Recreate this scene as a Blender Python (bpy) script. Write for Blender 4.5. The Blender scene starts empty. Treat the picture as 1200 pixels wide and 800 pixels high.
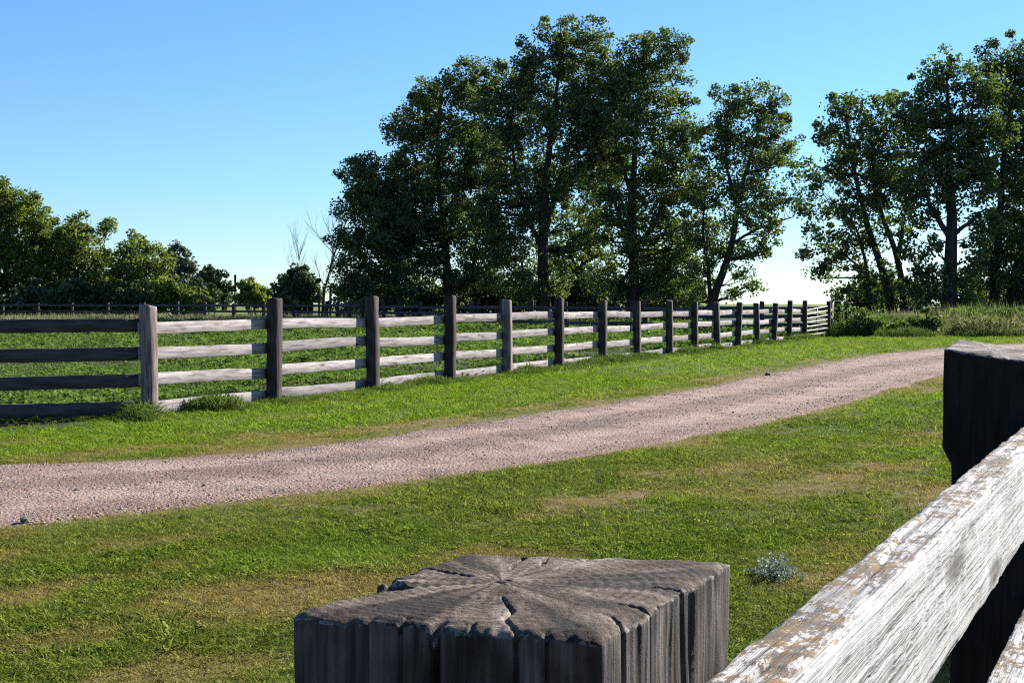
import bpy, math, random
import numpy as np
from mathutils import Matrix, Vector

R = math.radians
rng = np.random.default_rng(7)
random.seed(7)
scene = bpy.context.scene
C = scene.collection

# ------------------------------------------------------------------ camera, sky, sun, exposure
EYE = 1.24
FPX = 1600.0          # focal length in pixels of the 1200 px wide photograph
HORIZON = 356.0
cam_data = bpy.data.cameras.new("camera")
cam = bpy.data.objects.new("camera", cam_data)
C.objects.link(cam)
cam_data.sensor_width = 36.0
cam_data.lens = FPX / 1200 * 36
cam_data.clip_start = 0.05
cam_data.clip_end = 12000
cam.location = (0, 0, EYE)
cam.rotation_euler = (R(90) - math.atan((400 - HORIZON) / FPX), 0, 0)
scene.camera = cam

SUN_AZ = 51.0         # degrees to the right of the viewing direction
SUN_EL = 27.0
world = bpy.data.worlds.new("World")
scene.world = world
world.use_nodes = True
wn = world.node_tree
for n in list(wn.nodes):
    wn.nodes.remove(n)
wo = wn.nodes.new("ShaderNodeOutputWorld")
wb = wn.nodes.new("ShaderNodeBackground")
sky = wn.nodes.new("ShaderNodeTexSky")
sky.sky_type = 'NISHITA'
sky.sun_disc = False
sky.sun_elevation = R(SUN_EL)
sky.sun_rotation = R(SUN_AZ)
sky.altitude = 2800
sky.air_density = 1.5
sky.dust_density = 0.0
sky.ozone_density = 9.0
wb.inputs["Strength"].default_value = 0.060
wn.links.new(sky.outputs[0], wb.inputs["Color"])
wn.links.new(wb.outputs[0], wo.inputs["Surface"])

sun_data = bpy.data.lights.new("sun", 'SUN')
sun_data.energy = 5.0
sun_data.angle = R(0.5)
sun_data.color = (1.0, 0.95, 0.86)
sun = bpy.data.objects.new("sun", sun_data)
C.objects.link(sun)
sdir = Vector((math.sin(R(SUN_AZ)) * math.cos(R(SUN_EL)), math.cos(R(SUN_AZ)) * math.cos(R(SUN_EL)), math.sin(R(SUN_EL))))
sun.rotation_euler = sdir.to_track_quat('Z', 'Y').to_euler()
sun.location = (30, 20, 40)

vs = scene.view_settings
vs.view_transform = 'Standard'
vs.look = 'None'
vs.gamma = 1
vs.exposure = 1.62
vs.use_curve_mapping = False
scene.render.engine = 'CYCLES'
scene.cycles.max_bounces = 6
scene.cycles.diffuse_bounces = 3
scene.cycles.glossy_bounces = 2
scene.cycles.transmission_bounces = 3
scene.cycles.transparent_max_bounces = 4
scene.cycles.use_denoising = False
scene.cycles.filter_width = 1.1
scene.cycles.sample_clamp_indirect = 8

# ------------------------------------------------------------------ helpers
def G(px, py):
    """ground point seen at a photograph pixel"""
    d = EYE * FPX / (py - HORIZON)
    return np.array([(px - 600) / FPX * d, d])

def P(px, py, Y):
    """point at depth Y seen at a photograph pixel"""
    return np.array([(px - 600) / FPX * Y, Y, EYE + (HORIZON - py) / FPX * Y])

def hash2(ix, iy, seed=0):
    h = (ix.astype(np.int64) * 374761393 + iy.astype(np.int64) * 668265263 + seed * 974634777) & 0xffffffff
    h = ((h ^ (h >> 13)) * 1274126177) & 0xffffffff
    h = h ^ (h >> 16)
    return (h & 0xffffff) / float(0xffffff)

def vnoise(x, y=None, seed=0):
    x = np.asarray(x, float)
    y = np.zeros_like(x) if y is None else np.asarray(y, float)
    ix, iy = np.floor(x), np.floor(y)
    fx, fy = x - ix, y - iy
    fx = fx * fx * (3 - 2 * fx)
    fy = fy * fy * (3 - 2 * fy)
    a = hash2(ix, iy, seed); b = hash2(ix + 1, iy, seed)
    c = hash2(ix, iy + 1, seed); d = hash2(ix + 1, iy + 1, seed)
    return (a * (1 - fx) + b * fx) * (1 - fy) + (c * (1 - fx) + d * fx) * fy

def fbm(x, y=None, seed=0, octaves=4):
    s, a, t = 0, 1.0, 0
    x = np.asarray(x, float)
    y = np.zeros_like(x) if y is None else np.asarray(y, float)
    for k in range(octaves):
        s = s + a * vnoise(x * 2 ** k, y * 2 ** k, seed + k * 17)
        t += a
        a *= 0.5
    return s / t

def sstep(a, b, x):
    t = np.clip((np.asarray(x, float) - a) / (b - a), 0, 1)
    return t * t * (3 - 2 * t)

def fast_mesh(name, verts, quads=None, tris=None, smooth=False):
    me = bpy.data.meshes.new(name)
    verts = np.ascontiguousarray(verts, dtype=np.float32)
    me.vertices.add(len(verts))
    me.vertices.foreach_set("co", verts.ravel())
    loops, starts, p = [], [], 0
    if quads is not None and len(quads):
        q = np.ascontiguousarray(quads, dtype=np.int32)
        loops.append(q.ravel()); starts.append(np.arange(len(q)) * 4); p = len(q) * 4
    if tris is not None and len(tris):
        t = np.ascontiguousarray(tris, dtype=np.int32)
        loops.append(t.ravel()); starts.append(p + np.arange(len(t)) * 3)
    lp = np.concatenate(loops); st = np.concatenate(starts)
    me.loops.add(len(lp))
    me.loops.foreach_set("vertex_index", lp.astype(np.int32))
    me.polygons.add(len(st))
    me.polygons.foreach_set("loop_start", st.astype(np.int32))
    if smooth:
        me.polygons.foreach_set("use_smooth", np.ones(len(st), dtype=bool))
    me.update(calc_edges=True)
    me.validate()
    return me

def attr(me, name, data, kind='FLOAT', domain='POINT'):
    a = me.attributes.new(name, kind, domain)
    key = 'value' if kind == 'FLOAT' else ('color' if kind == 'FLOAT_COLOR' else 'vector')
    a.data.foreach_set(key, np.ascontiguousarray(data, dtype=np.float32).ravel())

def link(name, me, mat=None, parent=None):
    o = bpy.data.objects.new(name, me)
    C.objects.link(o)
    if mat is not None:
        if len(me.materials) == 0:
            me.materials.append(mat)
    if parent is not None:
        o.parent = parent
        o.matrix_parent_inverse = Matrix.Translation(parent.location).inverted()
    return o

def tag(o, label=None, cat=None, group=None, kind=None):
    if label: o['label'] = label
    if cat: o['category'] = cat
    if group: o['group'] = group
    if kind: o['kind'] = kind
    return o

def thing(name, label, cat, loc=(0, 0, 0), rz=0, group=None):
    o = bpy.data.objects.new(name, None)
    C.objects.link(o)
    o.empty_display_size = 0.2
    o.location = loc
    o.rotation_euler = (0, 0, rz)
    return tag(o, label, cat, group)

def grid_quads(nu, nv, wrap_u=False):
    """index quads of a grid with nv rows of nu points"""
    iu = np.arange(nu if wrap_u else nu - 1)
    iv = np.arange(nv - 1)
    U, V = np.meshgrid(iu, iv)
    U2 = (U + 1) % nu
    return np.stack([V * nu + U, V * nu + U2, (V + 1) * nu + U2, (V + 1) * nu + U], -1).reshape(-1, 4)

class Geo:
    def __init__(s):
        s.v, s.q, s.t, s.n = [], [], [], 0
    def add(s, v, q=None, t=None):
        v = np.asarray(v, float)
        if q is not None and len(q): s.q.append(np.asarray(q) + s.n)
        if t is not None and len(t): s.t.append(np.asarray(t) + s.n)
        s.v.append(v); s.n += len(v)
    def tube(s, path, rad, n=7, cap=True):
        path = np.asarray(path, float); m = len(path)
        rad = np.broadcast_to(np.asarray(rad, float), (m,))
        tg = np.gradient(path, axis=0)
        tg /= np.linalg.norm(tg, axis=1, keepdims=True) + 1e-9
        up = np.array([0.31, 0.95, 0.05]) if abs(tg[0][2]) > 0.7 else np.array([0, 0, 1.0])
        a = np.cross(tg, up); a /= np.linalg.norm(a, axis=1, keepdims=True) + 1e-9
        b = np.cross(tg, a)
        th = np.arange(n) / n * 2 * np.pi
        ring = path[:, None] + rad[:, None, None] * (np.cos(th)[None, :, None] * a[:, None] + np.sin(th)[None, :, None] * b[:, None])
        v = ring.reshape(-1, 3)
        q = grid_quads(n, m, True)
        t = None
        if cap:
            v = np.vstack([v, path[-1] + tg[-1] * rad[-1] * 0.3])
            k = (m - 1) * n
            t = [[k + i, k + (i + 1) % n, m * n] for i in range(n)]
        s.add(v, q, t)
    def mesh(s, name, smooth=False):
        return fast_mesh(name, np.vstack(s.v), np.vstack(s.q) if s.q else None, np.vstack(s.t) if s.t else None, smooth)

# ------------------------------------------------------------------ shader helpers
class NT:
    def __init__(s, name):
        s.m = bpy.data.materials.new(name)
        s.m.use_nodes = True
        s.t = s.m.node_tree
        for n in list(s.t.nodes): s.t.nodes.remove(n)
        s.out = s.t.nodes.new("ShaderNodeOutputMaterial")
    def node(s, typ, **kw):
        n = s.t.nodes.new(typ)
        for k, v in kw.items(): setattr(n, k, v)
        return n
    def put(s, sock, val):
        if isinstance(val, bpy.types.NodeSocket): s.t.links.new(val, sock)
        elif isinstance(val, (tuple, list)) and sock.type == 'RGBA': sock.default_value = tuple(val) + ((1,) if len(val) == 3 else ())
        else: sock.default_value = val
    def coord(s, which="Object"):
        return s.node("ShaderNodeTexCoord").outputs[which]
    def pos(s):
        return s.node("ShaderNodeNewGeometry").outputs["Position"]
    def mapping(s, vec, scale=(1, 1, 1), loc=(0, 0, 0), rot=(0, 0, 0)):
        n = s.node("ShaderNodeMapping")
        s.put(n.inputs[0], vec); n.inputs["Scale"].default_value = scale
        s.put(n.inputs["Location"], loc); n.inputs["Rotation"].default_value = rot
        return n.outputs[0]
    def noise(s, vec, scale=5, detail=4, rough=0.6, dist=0.0):
        n = s.node("ShaderNodeTexNoise")
        s.put(n.inputs["Vector"], vec); s.put(n.inputs["Scale"], scale)
        n.inputs["Detail"].default_value = detail; n.inputs["Roughness"].default_value = rough
        n.inputs["Distortion"].default_value = dist
        return n.outputs["Fac"]
    def voronoi(s, vec, scale=5, feature='F1', rand=1.0, out="Distance"):
        n = s.node("ShaderNodeTexVoronoi", feature=feature)
        s.put(n.inputs["Vector"], vec); n.inputs["Scale"].default_value = scale
        n.inputs["Randomness"].default_value = rand
        return n.outputs[out]
    def ramp(s, fac, stops):
        n = s.node("ShaderNodeValToRGB")
        s.put(n.inputs[0], fac)
        e = n.color_ramp.elements
        while len(e) > 1: e.remove(e[-1])
        for i, (p, c) in enumerate(stops):
            k = e[0] if i == 0 else e.new(p)
            k.position = p
            c = (c, c, c) if isinstance(c, (int, float)) else c
            k.color = tuple(c) + (1,)
        return n.outputs[0]
    def mix(s, a, b, fac, mode='MIX'):
        n = s.node("ShaderNodeMix", data_type='RGBA', blend_type=mode)
        s.put(n.inputs[0], fac); s.put(n.inputs[6], a); s.put(n.inputs[7], b)
        return n.outputs[2]
    def math(s, op, a, b=None, clamp=False):
        n = s.node("ShaderNodeMath", operation=op)
        n.use_clamp = clamp
        s.put(n.inputs[0], a)
        if b is not None: s.put(n.inputs[1], b)
        return n.outputs[0]
    def attr(s, name, typ='GEOMETRY', out="Fac"):
        n = s.node("ShaderNodeAttribute", attribute_type=typ)
        n.attribute_name = name
        return n.outputs[out]
    def orand(s):
        return s.node("ShaderNodeObjectInfo").outputs["Random"]
    def bump(s, h, strength=0.5, dist=0.01, normal=None):
        n = s.node("ShaderNodeBump")
        s.put(n.inputs["Height"], h); n.inputs["Strength"].default_value = strength; n.inputs["Distance"].default_value = dist
        if normal is not None: s.put(n.inputs["Normal"], normal)
        return n.outputs[0]
    def principled(s, col, rough=0.8, normal=None, spec=0.3):
        n = s.node("ShaderNodeBsdfPrincipled")
        s.put(n.inputs["Base Color"], col); s.put(n.inputs["Roughness"], rough)
        n.inputs["Specular IOR Level"].default_value = spec
        if normal is not None: s.put(n.inputs["Normal"], normal)
        s.t.links.new(n.outputs[0], s.out.inputs[0])
        return n
    def leafy(s, col, transl=0.35, tcol=None, gloss=0.06, rough=0.45):
        d = s.node("ShaderNodeBsdfDiffuse"); s.put(d.inputs[0], col)
        t = s.node("ShaderNodeBsdfTranslucent"); s.put(t.inputs[0], tcol if tcol is not None else col)
        g = s.node("ShaderNodeBsdfGlossy"); g.inputs["Roughness"].default_value = max(rough, .6)
        g.inputs[0].default_value = (0.9, 0.95, 1, 1)
        m = s.node("ShaderNodeMixShader"); m.inputs[0].default_value = transl
        s.t.links.new(d.outputs[0], m.inputs[1]); s.t.links.new(t.outputs[0], m.inputs[2])
        m2 = s.node("ShaderNodeMixShader"); m2.inputs[0].default_value = gloss
        s.t.links.new(m.outputs[0], m2.inputs[1]); s.t.links.new(g.outputs[0], m2.inputs[2])
        s.t.links.new(m2.outputs[0], s.out.inputs[0])

# ------------------------------------------------------------------ layout
FD = np.array([math.sin(R(23.33)), math.cos(R(23.33))])       # run of the long fence
FN = np.array([FD[1], -FD[0]])                                # its side towards the road
FP = np.array([-3.96, 14.9])                                  # its corner post
def fence_t(px):
    m = (px - 600) / FPX
    return (m * FP[1] - FP[0]) / (FD[0] - m * FD[1])
post_px = [175, 320, 437, 527, 595, 655, 706, 747, 785, 814, 841, 865, 888, 907, 925, 943]
post_top = [353, 349, 347, 346, 348, 349, 352, 352, 352, 353, 354, 354, 355, 355, 352, 352]
post_t = [fence_t(p) for p in post_px]
LD = np.array([-0.93, -0.36]); LD /= np.linalg.norm(LD)        # run of the short left section
LN = np.array([-LD[1], LD[0]]); LN = LN if LN[1] < 0 else -LN

far_edge = np.array([G(-420, 556), G(-200, 553), G(0, 549), G(170, 543), G(300, 532), G(400, 520), G(540, 500), G(700, 476), G(800, 460), G(900, 440), G(1000, 420), G(1060, 413), G(1105, 408.5), (16.5, 43.3), (24, 47.2), (40, 51), (80, 56)])
near_edge = np.array([G(-420, 650), G(-200, 635), G(0, 617), G(130, 601), G(300, 581), G(400, 570), G(480, 560), G(600, 545), G(750, 522), G(900, 492), G(1000, 467), G(1060, 450), G(1105, 437), (15.2, 35.0), (24.5, 42.5), (41, 47), (81, 52)])

def resample(poly, n):
    seg = np.linalg.norm(np.diff(poly, axis=0), axis=1)
    s = np.r_[0, np.cumsum(seg)]
    t = np.linspace(0, 1, n) ** 1.6 * s[-1]
    return np.stack([np.interp(t, s, poly[:, k]) for k in (0, 1)], -1)

def chaikin(p, k=3):
    for _ in range(k):
        q = np.empty((2 * len(p) - 2, 2))
        q[0::2] = p[:-1] * .75 + p[1:] * .25
        q[1::2] = p[:-1] * .25 + p[1:] * .75
        p = np.vstack([p[:1], q, p[-1:]])
    return p
far_s, near_s = chaikin(far_edge), chaikin(near_edge)

def side_dist(pts, poly):
    """signed distance to a polyline, positive on its left side"""
    best = np.full(len(pts), 1e9); sg = np.ones(len(pts))
    for a, b in zip(poly[:-1], poly[1:]):
        ab = b - a
        t = np.clip(((pts - a) @ ab) / (ab @ ab), 0, 1)
        pr = a + t[:, None] * ab
        dv = pts - pr
        d = np.hypot(dv[:, 0], dv[:, 1])
        cr = ab[0] * dv[:, 1] - ab[1] * dv[:, 0]
        m = d < best
        best[m] = d[m]; sg[m] = np.sign(cr[m])
    return best * sg

def road_depth(pts):
    """how far inside the road a point lies (negative: outside, metres)"""
    dn = side_dist(pts, near_s[::3])
    df = -side_dist(pts, far_s[::3])
    return np.minimum(dn, df)

def inside_pen(pts):
    """metres behind the long fence and the short left section (positive: pasture)"""
    r = pts - FP
    a = -(r @ FN)
    b = -(r @ LN)
    return np.minimum(a, b)

def dryness(pts, rd=None):
    u = pts @ np.array([0.66, 0.75]); v = pts @ np.array([0.75, -0.66])
    d = .14 + sstep(0.42, 0.68, fbm(u * 0.8, v * 1.1, 3, 5)) * 0.74
    d = np.maximum(d, sstep(0.55, 0.8, fbm(u * 2.2, v * 3.0, 9, 3)) * 0.5)
    for (px, py, ru, rv, amt) in [(700, 590, 1.1, .30, .95), (1025, 552, 1.0, .34, 1.0), (60, 692, .75, .22, .9), (300, 690, .6, .25, .8), (210, 795, .5, .25, .75),
                                  (560, 650, .5, .2, .8), (650, 655, .3, .15, .8), (400, 585, .9, .22, .75), (170, 640, .5, .2, .6), (620, 470, 1.6, .3, .3), (940, 535, .8, .25, .35), (60, 750, .5, .2, .6)]:
        c = G(px, py); du = u - c @ np.array([0.66, 0.75]); dv = v - c @ np.array([0.75, -0.66])
        e = np.sqrt((du / ru) ** 2 + (dv / rv) ** 2) + (fbm(pts[:, 0] * 4, pts[:, 1] * 4, 21, 4) - .5) * 2.2
        d = np.maximum(d, amt * sstep(1.25, 0.35, e))
    for (px, py, ru, rv) in [(420, 640, 1.0, .5), (860, 620, 1.0, .6), (120, 660, .5, .2), (1000, 490, 2.0, .8), (900, 720, .5, .4)]:
        c = G(px, py); du = u - c @ np.array([0.66, 0.75]); dv = v - c @ np.array([0.75, -0.66])
        e = np.sqrt((du / ru) ** 2 + (dv / rv) ** 2) + (fbm(pts[:, 0] * 3, pts[:, 1] * 3, 27, 3) - .5) * 1.2
        d = d * (1 - .7 * sstep(1.3, 0.4, e))
    if rd is None: rd = road_depth(pts)
    w = 0.28 + 0.5 * fbm(u * .8, v * .8, 31, 2)
    d = np.maximum(d, 0.95 * sstep(-w, -0.02, rd) * (0.55 + 0.45 * fbm(u * 1.7, v * 1.7, 33, 3) * 1.4))
    d = np.where(pts[:, 1] > 13, d * np.where(rd > -0.8, 1, .25), d)
    return np.clip(d, 0, 1)

# ------------------------------------------------------------------ ground
rows = [-60, -30, -12, -5, -1, 1, 2, 2.6]
y = 3.0
while y < 9000:
    rows.append(y); y += max(0.075, 0.016 * y if y < 60 else 0.05 * y)
rows = np.array(rows)
NU = 171
us = np.linspace(-1, 1, NU)
us = us * (0.55 + 0.45 * us ** 2)
half = np.where(rows < 3, 40.0, 8 + 0.62 * rows) + np.where(rows > 200, rows * 1.2, 0)
half = np.where(rows < 3, 60, half)
gx = us[None] * half[:, None]; gy = np.repeat(rows[:, None], NU, 1)
gp = np.stack([gx.ravel(), gy.ravel()], -1)
rd = road_depth(gp); pen = inside_pen(gp)
zone_pasture_and_shade = sstep(-0.15, 0.25, pen)
def shade_strip(pts):
    """bare dark soil standing in for shade in front of the short left section"""
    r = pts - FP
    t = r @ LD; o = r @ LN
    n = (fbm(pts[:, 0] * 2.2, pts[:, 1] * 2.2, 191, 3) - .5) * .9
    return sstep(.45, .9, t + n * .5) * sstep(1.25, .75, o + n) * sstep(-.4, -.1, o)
zone_pasture_and_shade = np.maximum(zone_pasture_and_shade, shade_strip(gp))  # shade below the left boards goes into the ground colour
gz = (fbm(gp[:, 0] * 1.3, gp[:, 1] * 1.3, 41, 3) - .5) * 0.03 * sstep(-0.1, -0.9, rd) * sstep(90, 40, gp[:, 1]) 
gz += (fbm(gp[:, 0] * .9, gp[:, 1] * .9, 43, 3) - .5) * 0.14 * sstep(-0.15, 0.25, pen) * sstep(0.3, 1.5, pen) * sstep(120, 60, gp[:, 1])
gz = np.where(rd > -0.1, -0.02, gz)
gme = fast_mesh("ground", np.c_[gp, gz], grid_quads(NU, len(rows)), smooth=True)
attr(gme, "dry", dryness(gp, rd)); attr(gme, "pasture", zone_pasture_and_shade); attr(gme, "outside_shade_strip", 1 - shade_strip(gp))  # pasture also holds the shade strip below the left boards

m = NT("ground_soil_and_turf")
p_ = m.pos()
dry = m.attr("dry"); pas = m.attr("pasture")
n1 = m.noise(p_, 9, 5, .7); n2 = m.noise(p_, 60, 4, .7); n3 = m.noise(p_, 1.1, 4, .6)
lawn = m.mix((.035, .058, .008), (.085, .125, .018), n2)
lawn = m.mix(lawn, m.mix((.12, .09, .04), (.22, .16, .075), n2), m.math('MULTIPLY', dry, .85))
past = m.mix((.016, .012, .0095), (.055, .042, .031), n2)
past = m.mix(past, m.mix((.03, .06, .012), (.06, .11, .02), n1), m.math('MULTIPLY', m.ramp(n3, [(.42, 0.0), (.56, 1.0)]), m.attr('outside_shade_strip')))
ysep = m.node("ShaderNodeSeparateXYZ"); m.put(ysep.inputs[0], p_)
farf = m.math('DIVIDE', m.math('SUBTRACT', ysep.outputs[1], 105), 40, True)
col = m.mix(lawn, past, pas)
field = m.mix((.085, .12, .03), (.14, .15, .05), m.noise(p_, .02, 3))
col = m.mix(col, field, farf)
m.principled(col, .95, m.bump(n2, .6, .03), .1)
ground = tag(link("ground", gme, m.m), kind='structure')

# ------------------------------------------------------------------ gravel road
NR, NC = 420, 25
fe, ne = resample(far_s, NR), resample(near_s, NR)
wv = np.linspace(0, 1, NC)
arc = np.r_[0, np.cumsum(np.linalg.norm(np.diff(ne, axis=0), axis=1))]
j1 = (fbm(arc * .9, None, 51, 4) - .5) * .34; j2 = (fbm(arc * .9, None, 57, 4) - .5) * .3
wd = np.linalg.norm(fe - ne, axis=1)
t0 = -0.06 + j1 / wd; t1 = 1.06 + j2 / wd
tt = t0[:, None] * (1 - wv) + t1[:, None] * wv
rp = ne[:, None] * (1 - tt[..., None]) + fe[:, None] * tt[..., None]
prof = 0.03 * np.sin(np.pi * wv) ** .6 - 0.02 * (np.exp(-((wv - .27) / .11) ** 2) + np.exp(-((wv - .73) / .11) ** 2)) + 0.004
prof[0] = prof[-1] = -0.03
rz = prof[None] + (fbm(rp[..., 0] * 3, rp[..., 1] * 3, 61, 4) - .5) * .022
rme = fast_mesh("gravel_road", np.c_[rp.reshape(-1, 2), rz.ravel()], grid_quads(NC, NR), smooth=True)
attr(rme, "across", np.broadcast_to(wv, (NR, NC)).ravel())
m = NT("pinkish_gravel")
p_ = m.pos()
v1 = m.voronoi(p_, 42, out="Color"); v1d = m.voronoi(p_, 42); v2 = m.voronoi(p_, 95, out="Color"); nb = m.noise(p_, 2.2, 5, .65); nf = m.noise(p_, 160, 3, .7)
g1 = m.ramp(m.math('ADD', m.math('MULTIPLY', m.noise(p_, 70, 3, .8), .7), m.math('MULTIPLY', nb, .3)), [(.34, (.045, .029, .021)), (.45, (.175, .118, .092)), (.57, (.28, .197, .158)), (.78, (.45, .345, .295))])
g2 = m.mix(g1, v1, .10, 'OVERLAY')
n_tr = m.noise(p_, 30, 4, .7)
track = m.math('MULTIPLY', m.ramp(m.attr("across"), [(.08, 0.), (.2, 1.), (.34, 1.), (.44, 0.), (.58, 0.), (.68, 1.), (.82, 1.), (.95, 0.)]), m.ramp(nb, [(.3, 0.), (.6, 1.)]))
g3 = m.mix(g2, m.mix((.29, .21, .17), (.40, .305, .255), n_tr), m.math('MULTIPLY', track, .75))
crown_ = m.math('MULTIPLY', m.ramp(m.attr('across'), [(.40, 0.), (.47, 1.), (.54, 1.), (.6, 0.)]), m.ramp(m.noise(p_, 1.1, 4, .7), [(.45, 0.), (.65, 1.)]))
g3 = m.mix(g3, (.11, .085, .055), m.math('MULTIPLY', crown_, .5))
g3 = m.mix(g3, m.ramp(m.noise(p_, 1.3, 6, .7), [(.3, (.70, .66, .62)), (.52, (1., 1., 1.)), (.72, (1.12, 1.1, 1.08))]), 1.0, 'MULTIPLY')
hb = m.math('ADD', m.math('MULTIPLY', v1d, -1.), m.math('MULTIPLY', nf, .5))
m.principled(g3, .95, m.bump(hb, .9, .02), .15)
gravel_mat = m.m
road = tag(link("gravel_road", rme, m.m), kind='structure')

# ------------------------------------------------------------------ wood materials
def wood_mat(name, cols, grain_scale=(3, 60, 60), knots=True, lichen=None, rough=.9, bump=.5, bdist=.004, var=.35, crack=.35, pale=None):
    """weathered timber, grain along the object's x axis"""
    m = NT(name)
    co = m.coord()
    r = m.orand()
    off = m.node("ShaderNodeCombineXYZ")
    m.put(off.inputs[0], m.math('MULTIPLY', r, 37.0)); m.put(off.inputs[1], m.math('MULTIPLY', r, 11.0)); m.put(off.inputs[2], m.math('MULTIPLY', r, 23.0))
    add = m.node("ShaderNodeVectorMath", operation='ADD'); m.put(add.inputs[0], co); m.put(add.inputs[1], off.outputs[0])
    c = add.outputs[0]
    gr = m.noise(m.mapping(c, grain_scale), 1.0, 5, .65, .4)
    gf = m.noise(m.mapping(c, tuple(g * (1.6 if i == 0 else 3.3) for i, g in enumerate(grain_scale))), 1.0, 3, .7)
    bl = m.noise(c, 4.5, 4, .6)
    f = m.math('ADD', m.math('MULTIPLY', gr, .6), m.math('ADD', m.math('MULTIPLY', gf, .25), m.math('MULTIPLY', bl, .15)))
    col = m.ramp(f, cols)
    cr = m.ramp(m.noise(m.mapping(c, tuple(g * (.35 if i == 0 else .9) for i, g in enumerate(grain_scale))), 1.0, 2, .5, .8), [(.30, 1.), (.36, 0.)])
    col = m.mix(col, (.015, .012, .011), m.math('MULTIPLY', cr, crack))
    if knots:
        kn = m.voronoi(m.mapping(c, (2.2, 9, 9)), 1.0)
        km = m.ramp(kn, [(.10, 1.), (.20, 0.)])
        col = m.mix(col, (.05, .035, .028), m.math('MULTIPLY', km, .8))
    br = m.math('ADD', 1 - var / 2, m.math('MULTIPLY', m.node("ShaderNodeObjectInfo").outputs["Random"], var))
    hs = m.node("ShaderNodeHueSaturation"); m.put(hs.inputs["Color"], col); m.put(hs.inputs["Value"], br)
    col = hs.outputs[0]
    if lichen:
        up = m.node("ShaderNodeNewGeometry").outputs["Normal"]
        sp = m.node("ShaderNodeSeparateXYZ"); m.put(sp.inputs[0], up)
        lm = m.ramp(m.math('ADD', m.noise(m.mapping(c, (48, 95, 95)), 1.0, 5, .8), m.math('MULTIPLY', m.noise(c, 7, 2), .55)), [(.765, 0.), (.81, 1.)])
        lm = m.math('MULTIPLY', lm, m.ramp(sp.outputs[2], [(.5, 0.), (.85, 1.)]))
        lc = m.ramp(m.noise(c, 75, 6, .85), [(.34, (.03, .026, .025)), (.46, (.07, .058, .050)), (.52, (.11, .066, .026)), (.60, (.20, .10, .015)), (.70, (.11, .078, .05)), (.82, (.22, .195, .17))])
        col = m.mix(col, lc, m.math('MULTIPLY', lm, lichen))
    h = m.math('SUBTRACT', m.math('ADD', gr, m.math('MULTIPLY', gf, .5)), m.math('MULTIPLY', cr, .8))
    m.principled(col, rough, m.bump(h, bump, bdist), .2)
    return m.m

MAT_BOARD = wood_mat("bleached_board", [(.36, (.05, .04, .038)), (.45, (.17, .145, .142)), (.53, (.26, .232, .23)), (.68, (.37, .34, .343))], (2.5, 34, 34), True, None, .9, .5, .006, .5, .75)
MAT_POST = wood_mat("creosoted_post", [(.30, (.010, .008, .007)), (.45, (.026, .020, .018)), (.58, (.055, .043, .040)), (.72, (.12, .095, .09))], (2.5, 28, 28), False, None, .9, .6, .006, .5, .7)
MAT_SHADEBOARD = wood_mat("shaded_and_dark_grey_board", [(.30, (.018, .015, .015)), (.45, (.045, .038, .038)), (.60, (.085, .075, .075)), (.72, (.15, .135, .135))], (2.5, 26, 26), False, None, .9, .4, .006, .4, .5)  # shade of the left section put into the colour; also for back fences, windbreak
MAT_NEARBOARD = wood_mat("white_weathered_plank", [(.375, (.025, .022, .022)), (.43, (.15, .138, .136)), (.485, (.36, .345, .34)), (.61, (.50, .485, .48))], (3.0, 290, 290), True, .95, .85, .8, .0022, .05, .8)
MAT_BARK = NT("tree_bark")
_c = MAT_BARK.coord()
_b = MAT_BARK.noise(MAT_BARK.mapping(_c, (6, 6, 1.3)), 1.5, 5, .7)
MAT_BARK.principled(MAT_BARK.ramp(_b, [(.3, (.012, .010, .008)), (.55, (.045, .038, .032)), (.75, (.10, .086, .074))]), .95, MAT_BARK.bump(_b, .8, .06), .1)
MAT_BARK = MAT_BARK.m

# ------------------------------------------------------------------ timber meshes (grain along local x)
def board_mesh(name, L, H, T, seed, nx=13, bow=.008, rag=.004):
    """plank centred on the origin, along x, H tall (z), T thick (y)"""
    xs = np.linspace(-L / 2, L / 2, nx)
    r = np.random.default_rng(seed)
    bz = np.sin((xs / L + .5) * np.pi) * r.normal(0, bow) + (fbm(xs * 1.3 + seed * 7.1, None, seed, 2) - .5) * .006
    by = (fbm(xs * 1.1 + seed * 3.3, None, seed + 5, 2) - .5) * .014
    top = H / 2 + (r.random(nx) - .5) * rag * 2; bot = -H / 2 + (r.random(nx) - .5) * rag
    b = .006
    sec = []
    for i in range(nx):
        t, o = top[i], bot[i]
        sec.append([(xs[i], by[i] - T / 2, o + b + bz[i]), (xs[i], by[i] - T / 2, t - b + bz[i]), (xs[i], by[i] - T / 2 + b, t + bz[i]), (xs[i], by[i] + T / 2 - b, t + bz[i] + .001),
                    (xs[i], by[i] + T / 2, t - b + bz[i]), (xs[i], by[i] + T / 2, o + b + bz[i]), (xs[i], by[i] + T / 2 - b, o + bz[i]), (xs[i], by[i] - T / 2 + b, o + bz[i])])
    v = np.array(sec).reshape(-1, 3)
    q = grid_quads(8, nx, True)[:, ::-1]
    g = Geo(); g.add(v, q)
    me_q = list(g.q[0]); k = (nx - 1) * 8
    caps = [[0, 1, 2, 3], [0, 3, 4, 7], [7, 4, 5, 6], [k + 3, k + 2, k + 1, k], [k + 7, k + 4, k + 3, k], [k + 6, k + 5, k + 4, k + 7]]
    return fast_mesh(name, v, np.vstack([me_q, caps]))

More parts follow.
